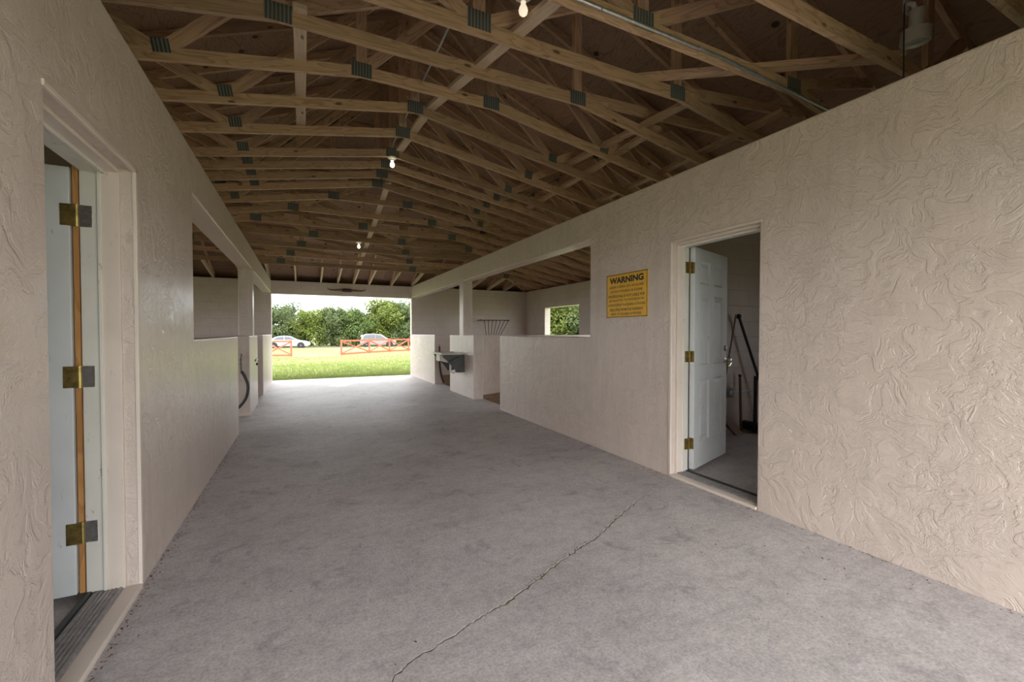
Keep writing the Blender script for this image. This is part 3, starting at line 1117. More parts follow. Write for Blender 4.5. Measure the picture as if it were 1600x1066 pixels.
def brace(name, pts, mat, label, w=0.089):
    """boards follow the chords from point to point (x, y)"""
    base = Vector((pts[0][0], pts[0][1], chord_top(*pts[0])))
    mb = MB()
    P = [Vector((x, y, chord_top(x, y) + 0.021)) - base for x, y in pts]
    for a, b in zip(P[:-1], P[1:]):
        d = (b - a).normalized()
        side = Vector((d.y, -d.x, 0)).normalized()
        mb.beam(a, b, w, 0.036, side)
    return tag(mb.build(name, mat, loc=base), label, 'brace board')


brace('brace_board', [(1.47, 1.45), (1.25, 4.59), (1.17, 5.95)], 'pale_board', 'pale lateral brace board beside the ridge bulb, crossing the peaked trusses')
brace('brace_board', [(1.25, 7.10), (1.28, 8.4), (1.29, 11.45)], 'pale_board', 'pale whitish brace board running towards the longhorn doorway')
brace('brace_board', [(0.0, 3.30), (0.0, 4.59), (0.0, 5.30)], 'pale_board', 'short pale brace board on the chords beside the flush door side')
brace('brace_board', [(3.36, 6.4), (3.30, 4.3), (3.24, 3.3)], 'pine', 'long brace board on the chords above the stall opening')
brace('brace_board', [(3.00, 4.70), (3.17, 2.70)], 'pine', 'brace board on the chords above the warning sign')
brace('brace_board', [(3.96, 5.4), (3.94, 4.0), (3.86, 2.4)], 'pine', 'brace board over the chords behind the warning sign wall')
brace('brace_board', [(2.52, 2.86), (3.76, 1.53)], 'pine', 'diagonal brace board below the hip near the grey floodlight')


# ================================================================== LIGHTS AND CONDUITS
def bulb_holder(x, y, z, label, bmat='bulb'):
    t = thing('bulb_lampholder', label, 'lamp', (x, y, z))
    mb = MB().lathe([(0.058, 0.0), (0.060, -0.008), (0.050, -0.018), (0.026, -0.030), (0.021, -0.045)], 20)
    mb.build('holder', 'porcelain', t, smooth=True)
    mb = MB().lathe([(0.014, -0.043), (0.016, -0.060), (0.026, -0.082), (0.030, -0.100), (0.026, -0.118), (0.014, -0.130), (0.003, -0.133)], 18)
    mb.build('bulb', bmat, t, smooth=True)
    return t


bulb_holder(C - 0.0, 5.88, ZRB - 0.0, 'white bulb in a porcelain holder hanging under the ridge')
bulb_holder(1.075, 9.60, ZRB - SB * 2.44, 'white bulb in a porcelain holder above the longhorn doorway')
bulb_holder(1.28, 2.47, 3.42, 'white bulb beside the galvanised conduit', 'faint_bulb_glow')

t = thing('conduit', 'galvanised conduit pipe strapped along a truss chord above the panelled door', 'pipe', (1.30, YR0 - 2.44, ZRB - SB * 2.44))
yc = -W2 / 2 - 0.014
MB().tube([(0, yc, 0.03), (1.4, yc, 0.028), (3.15, yc, 0.02 - SB * max(0, 0.55))], 0.0125, 10).build('pipe', 'emt', t, smooth=True)
for x in (0.32, 1.15, 2.0, 2.55):
    MB().tube([(x, yc + .012, 0.012), (x, yc - 0.014, 0.02), (x, yc - 0.014, 0.038), (x, yc + .012, 0.048)], 0.0045, 6).build('strap', 'emt', t)
tag(MB().tube([(0, 0, 0), (0, 3.3, 0), (0, 3.36, -0.04)], 0.009, 8).build('thin_conduit', 'emt', loc=(C, 2.50, 3.755), smooth=True),
    'thin grey conduit running above the chords to the ridge bulb', 'pipe')

# grey floodlight on a bracket at the hip near the sign wall
t = thing('floodlight', 'grey can-shaped floodlight bracketed to a truss above the sign wall', 'lamp', (3.63, 1.42, 3.12))
MB().box(-0.055, 0.035, 0.03, 0.045, 0.26, 0.42, 'z').build('bracket', 'lamp_grey', t, bevel=0.004)
MB().tube([(-0.02, 0.03, 0.32), (-0.02, 0.0, 0.30), (0.0, 0.0, 0.27)], 0.016, 10).build('knuckle', 'lamp_grey', t, smooth=True)
MB().tube([(-0.06, 0.03, 0.31), (-0.09, 0.02, 0.28), (-0.09, 0.02, 0.1), (-0.085, 0.02, -0.25)], 0.004, 6).build('cable', 'black_metal', t)
hd = MB().lathe([(0.036, 0.12), (0.040, 0.115), (0.040, 0.0), (0.036, -0.002)], 24)
MB().lathe([(0.066, 0.0), (0.078, -0.005), (0.080, -0.085), (0.074, -0.09), (0.068, -0.07)], 28).build('shade', 'lamp_grey', t, (0.02, 0, 0.15), (R(5), R(-4), 0), smooth=True)
hd.build('housing', 'lamp_grey', t, (0.015, 0, 0.15), (R(5), R(-4), 0), smooth=True)


# ================================================================== DOORS
def hinge(parent, z, p, side):
    """two leaves and a knuckle; p = pin position, side = direction of the leaf on the jamb (x)"""
    MB().box(p[0] - 0.002, p[0] + 0.040 * side, p[1] - 0.003, p[1], z - 0.05, z + 0.05, 'z') if False else None


def door_leaf(nm, lab, hx, hy, ang, panels, width, side):
    """leaf in local frame: hinge edge at x=0, leaf along +x, visible face towards -y"""
    root = bpy.data.objects.new(nm, None)
    root.location = (hx, hy, 0.036)
    root.rotation_euler = (0, 0, ang)
    link(root)
    struct(root, lab, 'door')
    H_, th = 2.0, 0.044
    if not panels:
        MB().box(0.0, width, 0.0, th, 0, H_, 'z').build('leaf', 'white_door', root, bevel=0.003)
    else:
        st, mid = 0.115, 0.10
        pw = (width - 2 * st - mid) / 2
        xs = [0, st, st + pw, st + pw + mid, width - st, width]
        zs = [0, 0.23, 0.80, 0.93, 1.58, 1.68, 1.89, H_]
        vs, idx, fs = [], {}, []

        def V(x, y, z):
            k = (round(x, 5), round(y, 5), round(z, 5))
            if k not in idx:
                idx[k] = len(vs); vs.append(k)
            return idx[k]
        rec = 0.014
        for i in range(5):
            for j in range(7):
                a, b, c, d = xs[i], xs[i + 1], zs[j], zs[j + 1]
                if i in (1, 3) and j in (1, 3, 5):
                    m_ = 0.016
                    o_ = [(a, c), (b, c), (b, d), (a, d)]
                    n_ = [(a + m_, c + m_), (b - m_, c + m_), (b - m_, d - m_), (a + m_, d - m_)]
                    for k in range(4):
                        q = (k + 1) % 4
                        fs.append((V(o_[k][0], 0, o_[k][1]), V(o_[q][0], 0, o_[q][1]), V(n_[q][0], rec, n_[q][1]), V(n_[k][0], rec, n_[k][1])))
                    fs.append(tuple(V(p[0], rec, p[1]) for p in n_))
                    mb = MB()
                    f0, f1 = 0.030, 0.052
                    mb.v = [Vector(q) for q in ((a + f0, rec, c + f0), (b - f0, rec, c + f0), (b - f0, rec, d - f0), (a + f0, rec, d - f0),
                                                (a + f1, rec - .007, c + f1), (b - f1, rec - .007, c + f1), (b - f1, rec - .007, d - f1), (a + f1, rec - .007, d - f1))]
                    mb.f = [(0, 1, 5, 4), (1, 2, 6, 5), (2, 3, 7, 6), (3, 0, 4, 7), (4, 5, 6, 7), (3, 2, 1, 0)]
                    mb.uv = [[(0, 0)] * 4] * 6
                    mb.build('panel', 'white_door', root)
                else:
                    fs.append((V(a, 0, c), V(b, 0, c), V(b, 0, d), V(a, 0, d)))
        for i in range(5):
            fs.append((V(xs[i], th, 0), V(xs[i + 1], th, 0), V(xs[i + 1], 0, 0), V(xs[i], 0, 0)))
            fs.append((V(xs[i], 0, H_), V(xs[i + 1], 0, H_), V(xs[i + 1], th, H_), V(xs[i], th, H_)))
        for j in range(7):
            fs.append((V(0, 0, zs[j]), V(0, 0, zs[j + 1]), V(0, th, zs[j + 1]), V(0, th, zs[j])))
            fs.append((V(width, 0, zs[j]), V(width, th, zs[j]), V(width, th, zs[j + 1]), V(width, 0, zs[j + 1])))
            for i in range(5):
                fs.append((V(xs[i], th, zs[j]), V(xs[i], th, zs[j + 1]), V(xs[i + 1], th, zs[j + 1]), V(xs[i + 1], th, zs[j])))
        obj('leaf', mesh_data('leaf', vs, fs, 'white_door'), root)
    return root


# panelled door, open into the tack room; hinge pin on the far jamb
aR = math.atan2(0.25, 0.76)
door_1 = door_leaf('door_1', 'white six-panel door standing open beside the warning sign', XR + 0.245, RD1 - 0.040, aR, True, 0.775, 1)
# lockset: deadbolt, knob, hasp with rings
kn = MB().lathe([(0.030, 0.0), (0.030, -0.012), (0.020, -0.020), (0.012, -0.021)], 18, axis='y')
kn.build('deadbolt', 'steel', door_1, (0.725, 0, 1.075), smooth=True)
kb = MB().lathe([(0.030, 0.0), (0.028, -0.008), (0.012, -0.014), (0.012, -0.030), (0.024, -0.038), (0.029, -0.052), (0.022, -0.066), (0.006, -0.070)], 18, axis='y')
kb.build('knob', 'steel', door_1, (0.725, 0, 0.955), smooth=True)
MB().box(0.735, 0.800, -0.006, 0.0, 0.985, 1.025, 'z').build('hasp', 'steel', door_1, bevel=0.002)
ring = [(0.80 + 0.028 * math.cos(a), -0.012, 0.975 + 0.036 * math.sin(a)) for a in [2 * math.pi * k / 14 for k in range(15)]]
MB().tube(ring, 0.005, 6).build('hasp_ring', 'steel', door_1, smooth=True)
MB().box(0.752, 0.792, -0.030, -0.008, 0.895, 0.945, 'z').build('padlock', 'brass', door_1, bevel=0.004)
lev = MB().tube([(0.725, -0.06, 0.935), (0.690, -0.062, 0.915), (0.655, -0.055, 0.895)], 0.008, 8)
lev.build('lever', 'steel', door_1, smooth=True)

door_2 = door_leaf('door_2', 'flush white door standing open in the room across from the sign', XL - 0.232, LD1 - 0.022, math.pi, False, 0.80, -1)
door_2.rotation_euler = (0, 0, 0)
# leaf points towards -x with the visible face towards -y
for ch in door_2.children:
    ch.location.x = -0.80

def hinges(door, X_in, sgn, jamb_y, zs, edge_x):
    """brass hinge: jamb leaf, knuckle and door leaf, in world axes then made children of the door"""
    inv = (Matrix.Translation(door.location) @ Matrix.Rotation(door.rotation_euler.z, 4, 'Z')).inverted()
    for z in zs:
        root = bpy.data.objects.new('hinge', None)
        link(root, door)
        root.location = inv @ Vector((0, 0, 0))
        root.rotation_euler = (0, 0, -door.rotation_euler.z)
        xa = X_in + sgn * 0.155
        xb = X_in + sgn * 0.203
        MB().box(min(xa, xb), max(xa, xb), jamb_y - 0.017, jamb_y - 0.0135, z - 0.05, z + 0.05, 'z').build('jamb_leaf', 'steel' if sgn < 0 else 'brass', root)
        MB().tube([(xb + sgn * .004, jamb_y - 0.020, z - 0.052), (xb + sgn * .004, jamb_y - 0.020, z + 0.052)], 0.0075, 8).build('knuckle', 'brass', root, smooth=True)
        if sgn < 0:
            MB().box(edge_x - 0.032, xb, door.location.y - 0.0035, door.location.y, z - 0.05, z + 0.05, 'z').build('door_leaf', 'brass', root)
        else:
            d = Vector((math.cos(aR), math.sin(aR), 0))
            p = Vector((door.location.x, door.location.y, z))
            th = Vector((-d.y, d.x, 0))
            MB().beam(p - d * .0025 + th * .002, p - d * .0025 + th * .043, 0.003, 0.10, d).build('door_leaf', 'brass', root)


hinges(door_1, XR, 1, RD1, (0.27, 1.055, 1.85), door_1.location.x)
hinges(door_2, XL, -1, LD1, (0.325, 1.062, 1.815), door_2.location.x)

# ================================================================== WARNING SIGN
sy0, sy1, sz0, sz1 = 3.072, 3.672, 1.424, 1.868
sign = thing('warning_sign', 'yellow warning sign with black lettering on the stucco wall', 'sign', (XR - 0.003, (sy0 + sy1) / 2, (sz0 + sz1) / 2))
hw, hh = (sy1 - sy0) / 2, (sz1 - sz0) / 2
MB().box(-0.006, 0.001, -hw, hw, -hh, hh, 'z').build('board', 'yellow', sign)
for nm, a, b, c, d in (('border', -hw, hw, hh - .010, hh - .003), ('border', -hw, hw, -hh + .003, -hh + .010),
                       ('border', -hw + .003, -hw + .010, -hh, hh), ('border', hw - .010, hw - .003, -hh, hh)):
    MB().box(-0.0068, -0.0058, a, b, c, d, 'z').build(nm, 'ink_brown', sign)


def text_line(s, z, height, width, mat, bold=0.0):
    cu = bpy.data.curves.new('lettering', 'FONT')
    cu.body = s
    cu.size = 1.0
    cu.align_x = 'CENTER'
    cu.align_y = 'CENTER'
    cu.offset = bold
    tmp = bpy.data.objects.new('lettering_tmp', cu)
    COL.objects.link(tmp)
    bpy.context.view_layer.update()
    dg = bpy.context.evaluated_depsgraph_get()
    me = bpy.data.meshes.new_from_object(tmp.evaluated_get(dg))
    bpy.data.objects.remove(tmp, do_unlink=True)
    xs = [v.co.x for v in me.vertices]
    ys = [v.co.y for v in me.vertices]
    cx, cy = (min(xs) + max(xs)) / 2, (min(ys) + max(ys)) / 2
    sx = width / (max(xs) - min(xs))
    sz = height / (max(ys) - min(ys))
    for v in me.vertices:
        x, y = (v.co.x - cx) * sx, (v.co.y - cy) * sz
        v.co = (-0.0070, -x, z + y)          # read from the aisle (towards +x): text runs to -y
    me.materials.clear()
    me.materials.append(M[mat])
    return obj('lettering', me, sign)


text_line('WARNING', 0.158, 0.064, 0.50, 'black', 0.045)
LINES = ['UNDER FLORIDA LAW, AN EQUINE', 'ACTIVITY SPONSOR OR EQUINE', 'PROFESSIONAL IS NOT LIABLE FOR', 'AN INJURY TO, OR THE DEATH OF,',
         'A PARTICIPANT IN EQUINE ACTIVITIES', 'RESULTING FROM THE INHERENT', 'RISKS OF EQUINE ACTIVITIES.']
WID = [0.50, 0.47, 0.535, 0.52, 0.545, 0.49, 0.45]
for i, (s, w) in enumerate(zip(LINES, WID)):
    text_line(s, 0.088 - i * 0.046, 0.027, w, 'ink_brown', 0.02)

# ================================================================== TROUGH SINK ON THE STALL POST WALL
sk = thing('trough_sink', 'grey wall-hung trough sink with pale rim on the stall half wall', 'sink', (XR, 8.46, 0.0))
yA, yB = -0.30, 0.30
prof = [(0.0, 0.845), (-0.46, 0.845), (-0.455, 0.80), (-0.36, 0.71), (-0.26, 0.60), (-0.20, 0.53), (-0.17, 0.475), (0.0, 0.475)]
MB().prism(prof, yA, yA + 0.02, 'y').build('side_panel', 'grey_plastic', sk, bevel=0.004)
MB().prism(prof, yB - 0.02, yB, 'y').build('side_panel', 'grey_plastic', sk, bevel=0.004)
rim = MB()
rim.box(-0.485, -0.42, yA - 0.03, yB + 0.03, 0.835, 0.872, 'y')
rim.box(-0.04, 0.0, yA - 0.03, yB + 0.03, 0.835, 0.872, 'y')
rim.box(-0.42, -0.04, yA - 0.03, yA + 0.035, 0.835, 0.872, 'x')
rim.box(-0.42, -0.04, yB - 0.035, yB + 0.03, 0.835, 0.872, 'x')
rim.build('rim', 'pale_plastic', sk, bevel=0.004)
bas = MB()
bas.prism([(-0.42, 0.84), (-0.34, 0.68), (-0.08, 0.66), (-0.04, 0.84)], yA + 0.02, yB - 0.02, 'y')
bas.build('basin', 'pale_plastic', sk)
MB().box(-0.452, -0.44, -0.10, 0.16, 0.70, 0.84, 'z').build('apron', 'pale_plastic', sk, bevel=0.003)
MB().beam((-0.33, yA - 0.004, 0.70), (-0.12, yA - 0.004, 0.80), 0.006, 0.022, (0, 1, 0)).build('strap', 'black_metal', sk)
drain = [(-0.20, 0.0, 0.66), (-0.20, 0.0, 0.50), (-0.20 + 0.03, 0.0, 0.455), (-0.14, 0.0, 0.44), (-0.105, 0.0, 0.46), (-0.10, 0.0, 0.52), (-0.02, 0.0, 0.55), (0, 0, 0.55)]
MB().tube(drain, 0.022, 10).build('drain_trap', 'porcelain', sk, smooth=True)
MB().tube([(-0.03, yA - 0.02, 0.86), (-0.035, yA - 0.03, 0.80), (-0.03, yA - 0.032, 0.66), (-0.01, yA - 0.03, 0.58)], 0.007, 6).build('supply_hose', 'grey_plastic', sk, smooth=True)


# ================================================================== STALL GUARDS, LATCH
def stall_guard(loc, x_list, mat, label, chain):
    t = thing('stall_guard', label, 'stall guard', loc)
    z0 = x_list[0][1]
    e0 = MB().tube([(x_list[0][0], 0.0, z0 + .02), (x_list[0][0], -0.03, z0 + .025), (x_list[0][0] + .012, -0.035, z0), (x_list[0][0], -0.03, z0 - .02), (x_list[0][0], 0, z0 - .015)], 0.006, 6)
    e0.build('eye_bolt', 'black_metal', t, smooth=True)
    k0 = 0
    if chain:
        za, zbm = z0 - 0.02, chain
        n = 7
        for i in range(n):
            zc = za + (zbm - za) * (i + 0.5) / n
            hl = abs(za - zbm) / n * 0.68
            ax = (1, 0) if i % 2 else (0, 1)
            pts = [(x_list[0][0] + 0.010 * ax[0] * math.cos(a), -0.03 + 0.010 * ax[1] * math.cos(a), zc + hl * math.sin(a)) for a in [2 * math.pi * k / 10 for k in range(11)]]
            MB().tube(pts, 0.0038, 5).build('chain_link', 'black_metal', t)
    pts = [Vector((x, -0.032, z)) for x, z in x_list[1:]]
    sm = []
    for i in range(len(pts) - 1):
        p0, p1, p2, p3 = pts[max(i - 1, 0)], pts[i], pts[i + 1], pts[min(i + 2, len(pts) - 1)]
        for k in range(8):
            u = k / 8
            sm.append(0.5 * ((2 * p1) + (p2 - p0) * u + (2 * p0 - 5 * p1 + 4 * p2 - p3) * u * u + (3 * p1 - p0 - 3 * p2 + p3) * u ** 3))
    sm.append(pts[-1])
    MB().tube(sm, 0.021, 10).build('rubber_tube', mat, t, smooth=True)
    return t


stall_guard((0, 7.66, 0), [(-0.846, 0.925), (-0.842, 0.69), (-0.79, 0.58), (-0.758, 0.44), (-0.79, 0.27), (-0.885, 0.13)], 'rubber',
            'dark rubber stall guard hanging by a chain from the left post wall'.replace('left post', 'flush door side'), 0.69)
stall_guard((0, 10.34, 0), [(3.022, 0.95), (3.022, 0.93), (3.026, 0.70), (3.035, 0.45), (3.075, 0.20), (3.13, 0.035)], 'red_rubber',
            'dark red rubber stall guard hanging behind the trough sink', None)
lt = thing('slide_bolt', 'small iron slide bolt latch on the pale half wall face', 'latch', (XL, 8.62, 0.80))
MB().tube([(0.012, -0.22, 0), (0.012, 0.22, 0)], 0.011, 8).build('bolt', 'black_metal', lt, smooth=True)
MB().box(0.0, 0.006, -0.12, 0.14, -0.022, 0.022, 'z').build('bolt_plate', 'black_metal', lt)
MB().lathe([(0.024, 0.0), (0.024, 0.02), (0.012, 0.026)], 12, (0, 0.05, -0.075), 'x').build('bolt_knob', 'black_metal', lt, smooth=True)

# ================================================================== HAY RACK AND LONGHORNS ON THE FAR WALL
hr = thing('hay_rack', 'black wire hay rack on the stall end wall', 'hay rack', (5.49, YF, 0.0))
top = [(-0.485, 0.0, 1.67), (-0.49, -0.30, 1.665), (0.475, -0.30, 1.67), (0.475, 0.0, 1.67)]
MB().tube(top, 0.011, 8).build('top_rail', 'black_metal', hr)
MB().tube([(-0.20, 0.0, 1.05), (-0.205, -0.07, 1.05), (0.205, -0.07, 1.05), (0.20, 0.0, 1.05)], 0.011, 8).build('bottom_rail', 'black_metal', hr)
for k in range(7):
    u = k / 6
    MB().tube([(-0.37 + 0.84 * u, -0.30, 1.667), (-0.19 + 0.39 * u, -0.07, 1.05)], 0.0085, 6).build('bar', 'black_metal', hr)
for x in (-0.49, 0.475):
    MB().lathe([(0.004, -0.02), (0.02, -0.012), (0.024, 0), (0.02, 0.012), (0.004, 0.02)], 12, (x, -0.30, 1.668)).build('finial', 'black_metal', hr, smooth=True)

lh = thing('longhorn_mount', 'pair of cow horns with dark leather centre on the far lintel', 'horns', (1.105, YF, 2.44))
for s in (-1, 1):
    pts = [(s * 0.09, -0.06, 0.0), (s * 0.20, -0.07, 0.002), (s * 0.33, -0.09, -0.008), (s * 0.42, -0.10, 0.0), (s * 0.475, -0.105, 0.022), (s * 0.51, -0.10, 0.055)]
    MB().tube(pts, [0.040, 0.036, 0.028, 0.019, 0.011, 0.003], 12).build('horn', 'horn', lh, smooth=True)
MB().tube([(-0.12, -0.058, 0), (-0.06, -0.062, 0.004), (0.06, -0.062, 0.004), (0.12, -0.058, 0)], [0.043, 0.05, 0.05, 0.043], 14).build('leather_wrap', 'leather', lh, smooth=True)
MB().box(-0.07, 0.07, -0.03, 0.0, -0.04, 0.04, 'z').build('backing_plaque', 'brown_wood', lh, bevel=0.006)

# ================================================================== THINGS IN THE ROOM BEHIND THE PANELLED DOOR
YW_ = 3.78
t = thing('long_pole', 'long black pole leaning across the block wall behind the panelled door', 'pole', (5.66, 3.62, 0.0))
MB().tube([(0, 0, 0.0), (-0.62, 0.08, 1.47)], 0.017, 10).build('shaft', 'black_metal', t, smooth=True)
MB().lathe([(0.01, -0.03), (0.028, -0.02), (0.030, 0.02), (0.012, 0.035)], 12, (-0.625, 0.08, 1.475)).build('tip', 'black_metal', t, smooth=True)
t = thing('thin_pole', 'thin grey pole propped behind the panelled door beside the black pole', 'pole', (4.53, 3.62, 0.0))
MB().tube([(0, 0, 0.0), (0.45, 0.08, 1.50)], 0.010, 8).build('shaft', 'thin_pole', t, smooth=True)
MB().lathe([(0.012, -0.03), (0.016, 0.0), (0.012, 0.03)], 10, (0, 0, 0.03)).build('foot', 'black_metal', t, smooth=True)
t = thing('pale_stick', 'slender pale stick leaning beside the door opening of the tool corner', 'pole', (5.50, 3.735, 0.0))
MB().tube([(0, 0, 0.0), (0.13, 0.03, 1.50)], 0.009, 8).build('shaft', 'thin_pole', t, smooth=True)
MB().lathe([(0.010, -0.02), (0.014, 0.0), (0.010, 0.02)], 10, (0, 0, 0.02)).build('foot', 'thin_pole', t, smooth=True)


def dustpan(x, y, rz, hmat, label, hr_):
    t = thing('long_handled_dustpan', label, 'dustpan', (x, y, 0.0), rz)
    MB().prism([(-0.16, 0.0), (0.14, 0.02), (0.16, 0.12), (0.10, 0.13), (0.08, 0.04), (-0.16, 0.008)], -0.17, 0.17, 'y').build('pan', 'blue_pan', t, bevel=0.004)
    MB().tube([(0.13, 0, 0.10), (0.13, 0.0, 0.72)], hr_, 10).build('handle', hmat, t, smooth=True)
    return t


dustpan(5.29, 3.55, math.pi, 'black_metal', 'dark dustpan with upright black handle on the tool room floor', 0.021)
t = thing('wooden_stake', 'short brown wooden stake standing beside the dustpan handle', 'stake', (5.10, 3.70, 0.0))
MB().tube([(0, 0, 0), (0.01, 0.03, 0.72)], [0.017, 0.015], 8).build('shaft', 'brown_wood', t, smooth=True)
MB().tube([(0.01, 0.03, 0.70), (0.01, 0.03, 0.725)], 0.020, 8).build('cap', 'black_metal', t, smooth=True)
t = thing('leaning_plank', 'brown tapered plank leaning on the wall behind the panelled door', 'plank', (4.80, 3.55, 0.0))
mb = MB()
mb.quadbox([(-0.36, 0.15, 0.42), (-0.36, 0.18, 0.42), (-0.29, 0.20, 0.50), (-0.29, 0.17, 0.50), (0.0, -0.02, 0.0), (0.0, 0.03, 0.0), (0.14, 0.05, 0.0), (0.14, 0.0, 0.0)])
mb.build('board', 'brown_wood', t)
MB().tube([(-0.33, 0.16, 0.455), (-0.30, 0.20, 0.47)], 0.012, 8).build('nail_head', 'black_metal', t)
t = thing('outlet_box', 'grey electrical outlet box with conduit on the block wall', 'outlet', (4.93, YW_, 0.495))
MB().box(-0.09, 0.05, -0.05, 0.0, -0.06, 0.06, 'z').build('box', 'outlet', t, bevel=0.006)
MB().lathe([(0.034, -0.05), (0.034, -0.056), (0.02, -0.058)], 16, (0.012, 0, 0.0), 'y').build('cover', 'steel', t, smooth=True)
MB().tube([(0.05, -0.02, 0.0), (1.70, -0.02, 0.015)], 0.010, 8).build('conduit', 'emt', t, smooth=True)

# ================================================================== SMALL LITTER ON THE FLOOR
mb = MB()
r3 = random.Random(3)
for i in range(900):
    kk = r3.random()
    if kk < 0.35:
        x, y = XL + abs(r3.gauss(0.015, 0.02)) + 0.005, r3.uniform(1.2, 6.3)
        if LD0 < y < LD1: x = XL + 0.02 + abs(r3.gauss(0, 0.012))
    elif kk < 0.6:
        x, y = XR - 0.008 - abs(r3.gauss(0.0, 0.025)), r3.uniform(0.6, 6.3)
    elif kk < 0.68:
        p = r3.choice(fine[50:110]); x, y = p[0] + r3.gauss(0, .01), p[1] + r3.gauss(0, .01)
    else:
        x, y = r3.uniform(XL + .1, XR - .05), r3.uniform(0.9, 7)
        if kk < 0.9: x = XR - abs(r3.gauss(0.3, 0.35))
    x = min(max(x, XL + 0.004), XR - 0.004)
    s = r3.uniform(0.003, 0.011)
    a = r3.uniform(0, 6.28)
    dx, dy = math.cos(a) * s, math.sin(a) * s
    b = len(mb.v)
    mb.v += [Vector((x - dx, y - dy, .001)), Vector((x + dy * .4, y - dx * .4, .004)), Vector((x + dx, y + dy, .0015)), Vector((x - dy * .4, y + dx * .4, .003))]
    mb.f.append((b, b + 1, b + 2, b + 3)); mb.uv.append([(0, 0)] * 4)
lit = obj('leaf_litter', mesh_data('leaf_litter', mb.v, mb.f, 'litter'))
tag(lit, 'dry leaf bits and grit scattered on the concrete floor', 'litter', kind='stuff')


# ================================================================== OUTSIDE
def ground_z(x, y):
    d = max(0.0, y - (YF + T))
    t = min(1.0, d / 20.0)
    berm = 0.24 * math.exp(-((y - 49.5) / 3.2) ** 2)
    return -0.06 - 0.50 * t * t * (3 - 2 * t) + berm


def ground():
    ys = [-60, -30, -12, -4, -1.98, 0, 6, 13.0, 13.4, 14, 15, 16.5, 18, 20, 22, 25, 28, 32, 36, 40, 42, 44, 46, 47, 48, 49, 50, 51, 52, 53, 54, 55, 60, 80, 140]
    xs = [-90, -50, -30, -20, -12, -8, -5.2, -3, -1, 0, 1, 2, 3, 4, 5, 6, 7.2, 9, 12, 16, 22, 30, 45, 70, 110]
    vs, fs = [], []
    for y in ys:
        for x in xs:
            vs.append((x, y, ground_z(x, y) - (0.1 if y < 12.9 else 0)))
    n = len(xs)
    for j in range(len(ys) - 1):
        for i in range(n - 1):
            a = j * n + i
            fs.append((a, a + 1, a + n + 1, a + n))
    return obj('ground', mesh_data('ground', vs, fs, 'grass', smooth=True))


struct(ground(), 'mown grass paddock beyond the far doorway', 'ground')

# grass blades near the slab edge and tufts over the paddock
mb = MB()
r4 = random.Random(11)
for i in range(30000):
    u = r4.random()
    y = YF + T + 0.10 + (u ** 3.0) * 23
    x = r4.uniform(-1.6 - (y - 13) * 0.05, 3.6 + (y - 13) * 0.25)
    z = ground_z(x, y)
    hgt = r4.uniform(0.04, 0.11) / (1 + (y - 13) * 0.06)
    a = r4.uniform(0, 6.28)
    w = r4.uniform(0.006, 0.014) * (1 + (y - 13) * 0.12)
    dx, dy = math.cos(a) * w, math.sin(a) * w
    lx, ly = r4.gauss(0, .03), r4.gauss(0, .03)
    b = len(mb.v)
    mb.v += [(x - dx, y - dy, z), (x + dx, y + dy, z), (x + lx, y + ly, z + hgt)]
    mb.f.append((b, b + 1, b + 2))
tag(obj('grass_blades', mesh_data('grass_blades', mb.v, mb.f, 'blade')), 'short green grass blades growing past the far doorway', 'grass', kind='stuff')

# road behind the fence
struct(MB().box(-60, 90, 54.0, 60.0, -0.62, -0.545).build('road', 'asphalt'), 'asphalt road behind the orange fence', 'road')


# ---- orange crossbuck fence
def fence(posts, label):
    x0, y0 = posts[0]
    base = Vector((x0, y0, ground_z(x0, y0)))
    t = thing('paddock_fence', label, 'fence', base)
    HF = 1.26
    for x, y in posts:
        p = Vector((x, y, ground_z(x, y))) - base
        MB().box(p.x - .07, p.x + .07, p.y - .07, p.y + .07, p.z - 0.05, p.z + HF, 'z').build('post', 'fence', t)
    for (xa, ya), (xb, yb) in zip(posts[:-1], posts[1:]):
        a = Vector((xa, ya, ground_z(xa, ya))) - base
        b = Vector((xb, yb, ground_z(xb, yb))) - base
        for z in (0.10, HF - 0.09):
            MB().beam(a + Vector((0, -.08, z)), b + Vector((0, -.08, z)), 0.04, 0.14, (0, 1, 0)).build('rail', 'fence', t)
        MB().beam(a + Vector((0, -.08, 0.14)), b + Vector((0, -.08, HF - .13)), 0.035, 0.11, (0, 1, 0)).build('crossbuck', 'fence', t)
        MB().beam(a + Vector((0, -.05, HF - .13)), b + Vector((0, -.05, 0.14)), 0.035, 0.11, (0, 1, 0)).build('crossbuck', 'fence', t)
    return t


fence([(-0.82, 37.1), (-2.65, 37.6), (-4.5, 38.1)], 'orange crossbuck fence in front of the white car')
fence([(2.80, 37.5), (5.35, 40.3), (7.40, 41.9), (9.52, 43.4), (11.6, 44.9), (13.7, 46.4)], 'orange crossbuck fence in front of the silver car')


